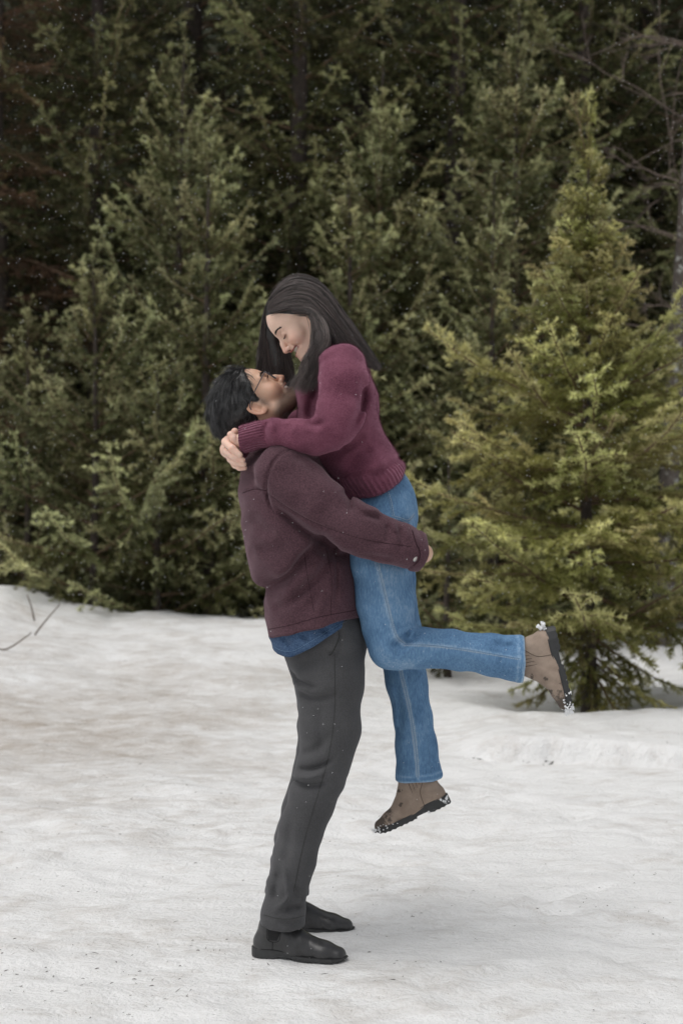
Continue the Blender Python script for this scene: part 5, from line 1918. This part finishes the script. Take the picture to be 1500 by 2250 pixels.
def f_sweater(x, y, z):
    d = chain(x, y, z, st, 0.03)
    d = smax(d, below_line(x, z, hem_line, 0.08), 0.006)
    # neck opening with its rolled band
    nc = W(704, 770, 0.15)
    a = smin(chain(x, y, z, sa, 0.02), chain(x, y, z, sf, 0.018), 0.012)
    e, n = CUFF; n = n / np.linalg.norm(n)
    t = (x - e[0]) * n[0] + (y - e[1]) * n[1] + (z - e[2]) * n[2]
    a = smax(a, t, 0.003)
    inner = np.maximum(chain(x, y, z, sf[3:], 0.01) + 0.015, -0.008 - t)
    a = smax(a, -inner, 0.003)
    a2 = chain(x, y, z, sa2, 0.018)
    e, n = CUFF2; n = n / np.linalg.norm(n)
    t2 = (x - e[0]) * n[0] + (y - e[1]) * n[1] + (z - e[2]) * n[2]
    d = smin(d, np.minimum(a, a2), 0.02)
    d = creases(d, x, y, z, [
        ([(592, 925), (580, 945), (586, 968)], 5, 3), ([(603, 926), (597, 950), (606, 975)], 8, -4),
        ([(800, 835), (795, 890), (770, 950)], 10, 7), ([(700, 830), (682, 880), (678, 925)], 9, 6), ([(672, 925), (690, 935), (715, 930)], 7, 5), ([(665, 940), (690, 950), (712, 950)], 8, -3),
        ([(745, 990), (775, 975), (800, 950)], 12, 5), ([(760, 1030), (790, 1000), (820, 985)], 14, 4), ([(790, 1060), (815, 1030), (850, 1012)], 13, -4), ([(700, 800), (690, 840), (694, 880)], 8, 4),
        ([(720, 965), (690, 985), (660, 985)], 9, 3), ([(628, 930), (640, 955), (660, 975)], 9, 3.5), ([(745, 775), (700, 800), (685, 835)], 7, 1.2), ([(740, 850), (770, 870), (790, 870)], 14, 3)], Y=-0.05, ymax=0.15)
    # blousing over the ribbed hem
    hb_ = below_line(x, z, hem_line, 0.08)
    d = d + 0.006 * np.exp(-((hb_ + 0.068) / 0.012) ** 2)
    return folds(d, x, y, z, 0.007, (9, 8, 11), 41)


swe = build('sweater', f_sweater, lo, hi, 0.0054, KNIT, woman, WLOC)
swe['label'] = 'fuzzy burgundy mohair sweater with ribbed hem and cuffs'
v, q = get_geo(swe, WLOC)
hbv = below_line(v[:, 0], v[:, 2], hem_line, 0.08)
ax_ = np.array([0.52, 0, -0.85]); pe = np.array([0.85, 0, 0.52]); c_ = W(825, 1065, 0.15)
rel = v - c_
ang = np.arctan2(rel @ pe, -(v[:, 1] - 0.15))
is_body = (v[:, 0] > W(730, 0, 0)[0]) & (v[:, 2] < W(0, 1000, 0)[2])
m_h = smoothstep(-0.070, -0.062, hbv) * is_body
e, n_ = CUFF; n_ = n_ / np.linalg.norm(n_)
t_ = (v - e) @ n_
sd_ = np.cross(n_, (0, 1, 0)); sd_ /= np.linalg.norm(sd_)
rel2 = (v - e)
ang2 = np.arctan2(rel2 @ sd_, -(rel2[:, 1] - n_[1] * t_))
m_c = smoothstep(-0.085, -0.078, t_) * (v[:, 0] < W(610, 0, 0)[0]) * (v[:, 1] < 0.08)
ribp = np.where(is_body, ang * 66 / (2 * math.pi), ang2 * 30 / (2 * math.pi))
set_attr(swe.data, 'rib', ribp); set_attr(swe.data, 'ribm', np.clip(m_h + m_c, 0, 1))
fuzz(swe, WLOC, 80000, 0.0075, 0.00022, KNIT, RNG)
wb_ = bvh_of(swe, WLOC)

# --- boots of the woman
hN = W(1204, 1366, 0.02)
bN, frN, bvN = boot(woman, WLOC, W(1217, 1374, 0.025), W(1259, 1556, 0.02) - W(1217, 1374, 0.025), (-1, 0, -0.2), 0.262, TAUPE, 'taupe nubuck ankle boot kicked up behind, snow on its heel and toe', True, 0.20, 1, ('pleats',))
bF, frF, bvF = boot(woman, WLOC, W(991, 1762, 0.25), W(823, 1838, 0.25) - W(991, 1762, 0.25), (-0.4, 0, 0.9), 0.262, TAUPE, 'taupe nubuck ankle boot hanging down with wet toe', True, 0.168, 1, ('pleats',))
rng = np.random.default_rng(8)
sp = [(frN.to_world((-0.004 + rng.normal(0, 0.006), rng.uniform(-0.0, 0.02), 0.045 + rng.normal(0, 0.005))), rng.uniform(0.003, 0.0065)) for _ in range(16)]
sp += [(frN.to_world((rng.uniform(0.21, 0.298), rng.uniform(0.02, 0.046), rng.uniform(0.0, 0.032))), rng.uniform(0.0012, 0.0035)) for _ in range(60)]
sp += [(frN.to_world((rng.uniform(0.275, 0.302), rng.uniform(-0.02, 0.030), rng.uniform(0.0, 0.036))), rng.uniform(0.002, 0.0048)) for _ in range(40)]
snow_clumps(woman, WLOC, sp, rng)
sp = [(frF.to_world((rng.uniform(0.20, 0.300), rng.uniform(0.025, 0.046), rng.uniform(0.016, 0.034))), rng.uniform(0.001, 0.003)) for _ in range(55)]
sp += [(frF.to_world((rng.uniform(0.0, 0.03), rng.uniform(0.02, 0.036), rng.uniform(0.01, 0.03))), rng.uniform(0.0015, 0.004)) for _ in range(14)]
sp += [(frF.to_world((0.088 + rng.normal(0, 0.003), rng.uniform(0.01, 0.032), rng.uniform(0.004, 0.012))), rng.uniform(0.003, 0.005)) for _ in range(8)]
snow_clumps(woman, WLOC, sp, rng)

# --- hair of the woman
cv, cq = sdf_mesh(lambda x, y, z: cap_field(x, y, z, True), (-0.135, -0.105, -0.10), (0.115, 0.105, 0.17), 0.0045)
cw = WF.to_world(cv); cq = orient(cw, cq)
mass = [[(672, 662, 0.15, 30, 1.5), (728, 712, 0.145, 26, 1.9), (775, 765, 0.13, 16, 2.3), (812, 800, 0.11, 4, 2.2)],
        [(695, 715, 0.065, 8), (706, 748, 0.03, 12), (700, 795, 0.012, 12), (682, 838, 0.005, 6), (670, 858, 0.01, 2)],
        [(592, 690, 0.215, 8), (597, 735, 0.245, 14, 0.5), (606, 785, 0.26, 22, 0.3), (610, 830, 0.262, 22, 0.3), (614, 858, 0.26, 14, 0.3)]]
lo, hi = bounds(mass, 0.02)
mv, mq = sdf_mesh(lambda x, y, z: np.minimum(np.minimum(chain(x, y, z, mass[0], 0.02), chain(x, y, z, mass[1], 0.02)), chain(x, y, z, mass[2], 0.02)), lo, hi, 0.006)
mq = orient(mv, mq)
whair = add_obj('hair', np.vstack([cw, mv]) - WLOC, np.vstack([cq, mq + len(cw)]), HAIRW, woman)
whair['label'] = 'long loose dark brown hair'


def lock(guides, n, rng, r, spread, wave=0.004, seg=18, tipcut=0.25):
    G = np.array([catmull([W(*p) for p in g], seg) for g in guides])
    k = len(guides) - 1
    s = rng.random(n) * k
    i = np.minimum(s.astype(int), k - 1); f = (s - i)[:, None, None]
    P = G[i] * (1 - f) + G[i + 1] * f
    t = np.linspace(0, 1, seg)[None, :, None]
    off = rng.normal(0, 1, (n, 1, 3)) * spread
    off2 = rng.normal(0, 1, (n, 1, 3)) * spread
    P = P + off * (0.55 + 0.2 * t) + off2 * t ** 2 * 1.4
    cl = np.floor(s * 9)[:, None, None]
    phs = (cl * 2.1 + rng.normal(0, 0.25, (n, 1, 1)))
    P = P + np.concatenate([np.sin(t * 7 + phs), 0.8 * np.cos(t * 6 + phs * 1.3), 0.3 * np.sin(t * 5 + phs)], 2) * wave * t
    # strands end at different lengths
    cut = 1 - tipcut * rng.random(n) ** 2
    idx = np.linspace(0, 1, seg)[None, :] * cut[:, None] * (seg - 1)
    i0 = np.minimum(idx.astype(int), seg - 2); fr_ = (idx - i0)[..., None]
    ar = np.arange(n)[:, None]
    return P[ar, i0] * (1 - fr_) + P[ar, i0 + 1] * fr_


rng = np.random.default_rng(19)
gA = [[(598, 646, .150), (622, 616, .150), (655, 604, .150), (705, 622, .150), (757, 692, .150), (800, 757, .14), (834, 810, .13)],
      [(590, 664, .105), (625, 634, .090), (665, 626, .078), (712, 650, .075), (756, 708, .075), (795, 766, .085), (828, 812, .09)],
      [(589, 678, .088), (630, 656, .062), (672, 654, .052), (706, 680, .045), (740, 725, .045), (776, 772, .05), (812, 806, .065)],
      [(596, 688, .074), (634, 678, .056), (674, 678, .043), (704, 702, .032), (724, 738, .025), (744, 768, .03), (764, 786, .045)]]
gB = [[(640, 678, .052), (682, 679, .038), (710, 708, .020), (722, 748, -.005), (706, 782, -.020), (708, 812, -.022), (684, 852, -.012)],
      [(648, 684, .052), (682, 686, .038), (700, 720, .018), (704, 758, -.006), (688, 794, -.014), (684, 824, -.016), (660, 864, .0)],
      [(656, 688, .054), (680, 691, .042), (690, 726, .026), (684, 766, .008), (668, 798, .002), (662, 826, .0), (642, 858, .01)]]
gC = [[(x, y, 0.30 - Y) for x, y, Y in g] for g in gA]
gD = [[(589, 664, .18), (577, 702, .228), (573, 760, .245), (571, 810, .25), (560, 850, .25)],
      [(597, 668, .20), (590, 718, .240), (592, 780, .255), (595, 830, .255), (592, 870, .25)],
      [(606, 672, .21), (606, 722, .245), (613, 782, .258), (620, 832, .258), (622, 874, .25)],
      [(620, 676, .22), (624, 722, .245), (634, 782, .25), (644, 832, .25), (650, 876, .245)]]
allp = [lock(gA, 5200, rng, 0, 0.0022, 0.007, tipcut=0.22), lock(gB, 1800, rng, 0, 0.0035, 0.016, tipcut=0.40), lock(gC, 900, rng, 0, 0.003, 0.003), lock(gD, 2200, rng, 0, 0.004, 0.010, tipcut=0.3),
        lock(gA, 130, rng, 0, 0.006, 0.012), lock(gB, 130, rng, 0, 0.008, 0.014), lock(gD, 110, rng, 0, 0.009, 0.012)]
strands_obj('strands', np.vstack(allp), 0.00055, HAIRW, whair, WLOC)['kind'] = 'stuff'
brow_and_lashes(WF, woman, WLOC, True, LASH)
teeth(WF, woman, WLOC, True)
# ------------------------------------------------------------------ needle litter on the snow, and the sleet in the air
NEEDLE = plain('fallen_needles', (0.055, 0.042, 0.028), 0.9)
LEAFB = plain('brown_scraps', (0.16, 0.085, 0.035), 0.9)


def litter(name, label, n, size, mat, seed, ybias):
    rng = np.random.default_rng(seed)
    y = -1.6 + 8.5 * rng.random(n) ** ybias
    half = (y + CAMD) * 0.26
    x = rng.uniform(-1, 1, n) * half
    cl = noise3(x * 1.1, y * 1.6, 0 * x, seed) + 0.5 * noise3(x * 3.1, y * 4.0, 0 * x, seed + 1) - 0.25 * x / half
    keep = cl > rng.uniform(-0.2, 1.2, n)
    x, y = x[keep], y[keep]; n = len(x)
    z = ground_z(x, y)
    a = rng.uniform(0, np.pi, n); l = size * rng.uniform(0.15, 1.0, n) ** 1.0 * (1 + 1.2 * (rng.random(n) > 0.9)); w = rng.uniform(0.0004, 0.0013, n)
    d = np.stack([np.cos(a), np.sin(a), rng.normal(0, 0.15, n)], 1)
    p = np.stack([x, y, z + 0.0012], 1)
    bend = np.stack([-np.sin(a), np.cos(a), np.zeros(n)], 1) * (l * rng.normal(0, 0.2, n))[:, None]
    paths = np.stack([p - d * l[:, None], p + bend + np.array([0, 0, 0.001]), p + d * l[:, None]], 1)
    v, q = tube_arrays(paths, np.stack([w * 0.5, w, w * 0.4], 1), 4)
    o = add_obj(name, v, q, mat)
    tag(o, label, 'litter', kind='stuff')
    return o


litter('needle_litter', 'dark fallen needles and twig bits scattered over the snow', 2600, 0.0075, NEEDLE, 3, 1.5)
litter('bark_scraps', 'small brown bark and leaf scraps on the snow', 380, 0.0045, LEAFB, 14, 1.3)
# dark clods melted out along the ledge at the right
rng = np.random.default_rng(6)
cl = []
for k in range(340):
    px = rng.choice([1165, 1190, 1205, 1230, 1440, 1460, 1150, 1050], p=[.22, .25, .12, .06, .15, .1, .05, .05]) + rng.normal(0, 9)
    X = (px - 750) * 8.35 / F
    yl = YL0 - 0.32 * (X - 0.75) + 0.05 * float(noise3(np.array([X * 4]), np.array([0.0]), np.array([0.0]), 9)[0]) + 0.02 * float(noise3(np.array([X * 15]), np.array([0.0]), np.array([0.0]), 19)[0])
    Yp = yl + rng.normal(-0.016, 0.009)
    Z = float(ground_z(np.array([X]), np.array([Yp]))[0])
    cl.append((np.array([X, Yp, Z + 0.001]), rng.uniform(0.0015, 0.005)))
V, Q = [], []; off = 0
for c, s in cl:
    v = c + s * rng.normal(0, 0.7, (6, 3)) * np.array([1.8, 1, 0.6]) + s * np.array([[1, 0, 0], [-1, 0, 0], [0, 1, 0], [0, -1, 0], [0, 0, 1], [0, 0, -1]])
    Q.append(np.array([[0, 2, 4], [2, 1, 4], [1, 3, 4], [3, 0, 4], [2, 0, 5], [1, 2, 5], [3, 1, 5], [0, 3, 5]]) + off); V.append(v); off += 6
o = add_obj('soil_crumbs', np.vstack(V), np.vstack(Q), plain('wet_soil', (0.03, 0.026, 0.018), 0.8), smooth=False)
tag(o, 'dark soil crumbs melted out along the low snow ledge at the right', 'soil', kind='stuff')

# fine sleet falling between the camera and the trees
rng = np.random.default_rng(12)
n = 9000
D = 3.3 + 9.5 * rng.random(n) ** 0.85
px = rng.uniform(-40, 1540, n); py = rng.uniform(-40, 2290, n)
c = np.stack([(px - 750) * D / F, D - CAMD, CZ + (1125 - py) * D / F], 1)
g = ground_z(c[:, 0], c[:, 1])
ok = c[:, 2] > g + 0.02
c, D = c[ok], D[ok]; n = len(c)
s = (0.0005 + 0.0006 * rng.random(n)) * np.clip(D / 5.0, 0.45, 1.7)
octa = np.array([[1, 0, 0], [-1, 0, 0], [0, 1, 0], [0, -1, 0], [0, 0, 1.7], [0, 0, -1.7]], float)
fall = np.array([0.25, 0, 0.0])
v = c[:, None, :] + octa[None] * s[:, None, None]
v[:, 4, 0] += s * 0.5; v[:, 5, 0] -= s * 0.5
tri = np.array([[0, 2, 4], [2, 1, 4], [1, 3, 4], [3, 0, 4], [2, 0, 5], [1, 2, 5], [3, 1, 5], [0, 3, 5]])
f = (tri[None] + (np.arange(n) * 6)[:, None, None]).reshape(-1, 3)
o = add_obj('falling_sleet', v.reshape(-1, 3), f, plain('sleet_grain', (0.85, 0.86, 0.88), 0.5), smooth=True)
tag(o, 'fine white sleet falling through the air in front of the trees', 'sleet', kind='stuff')
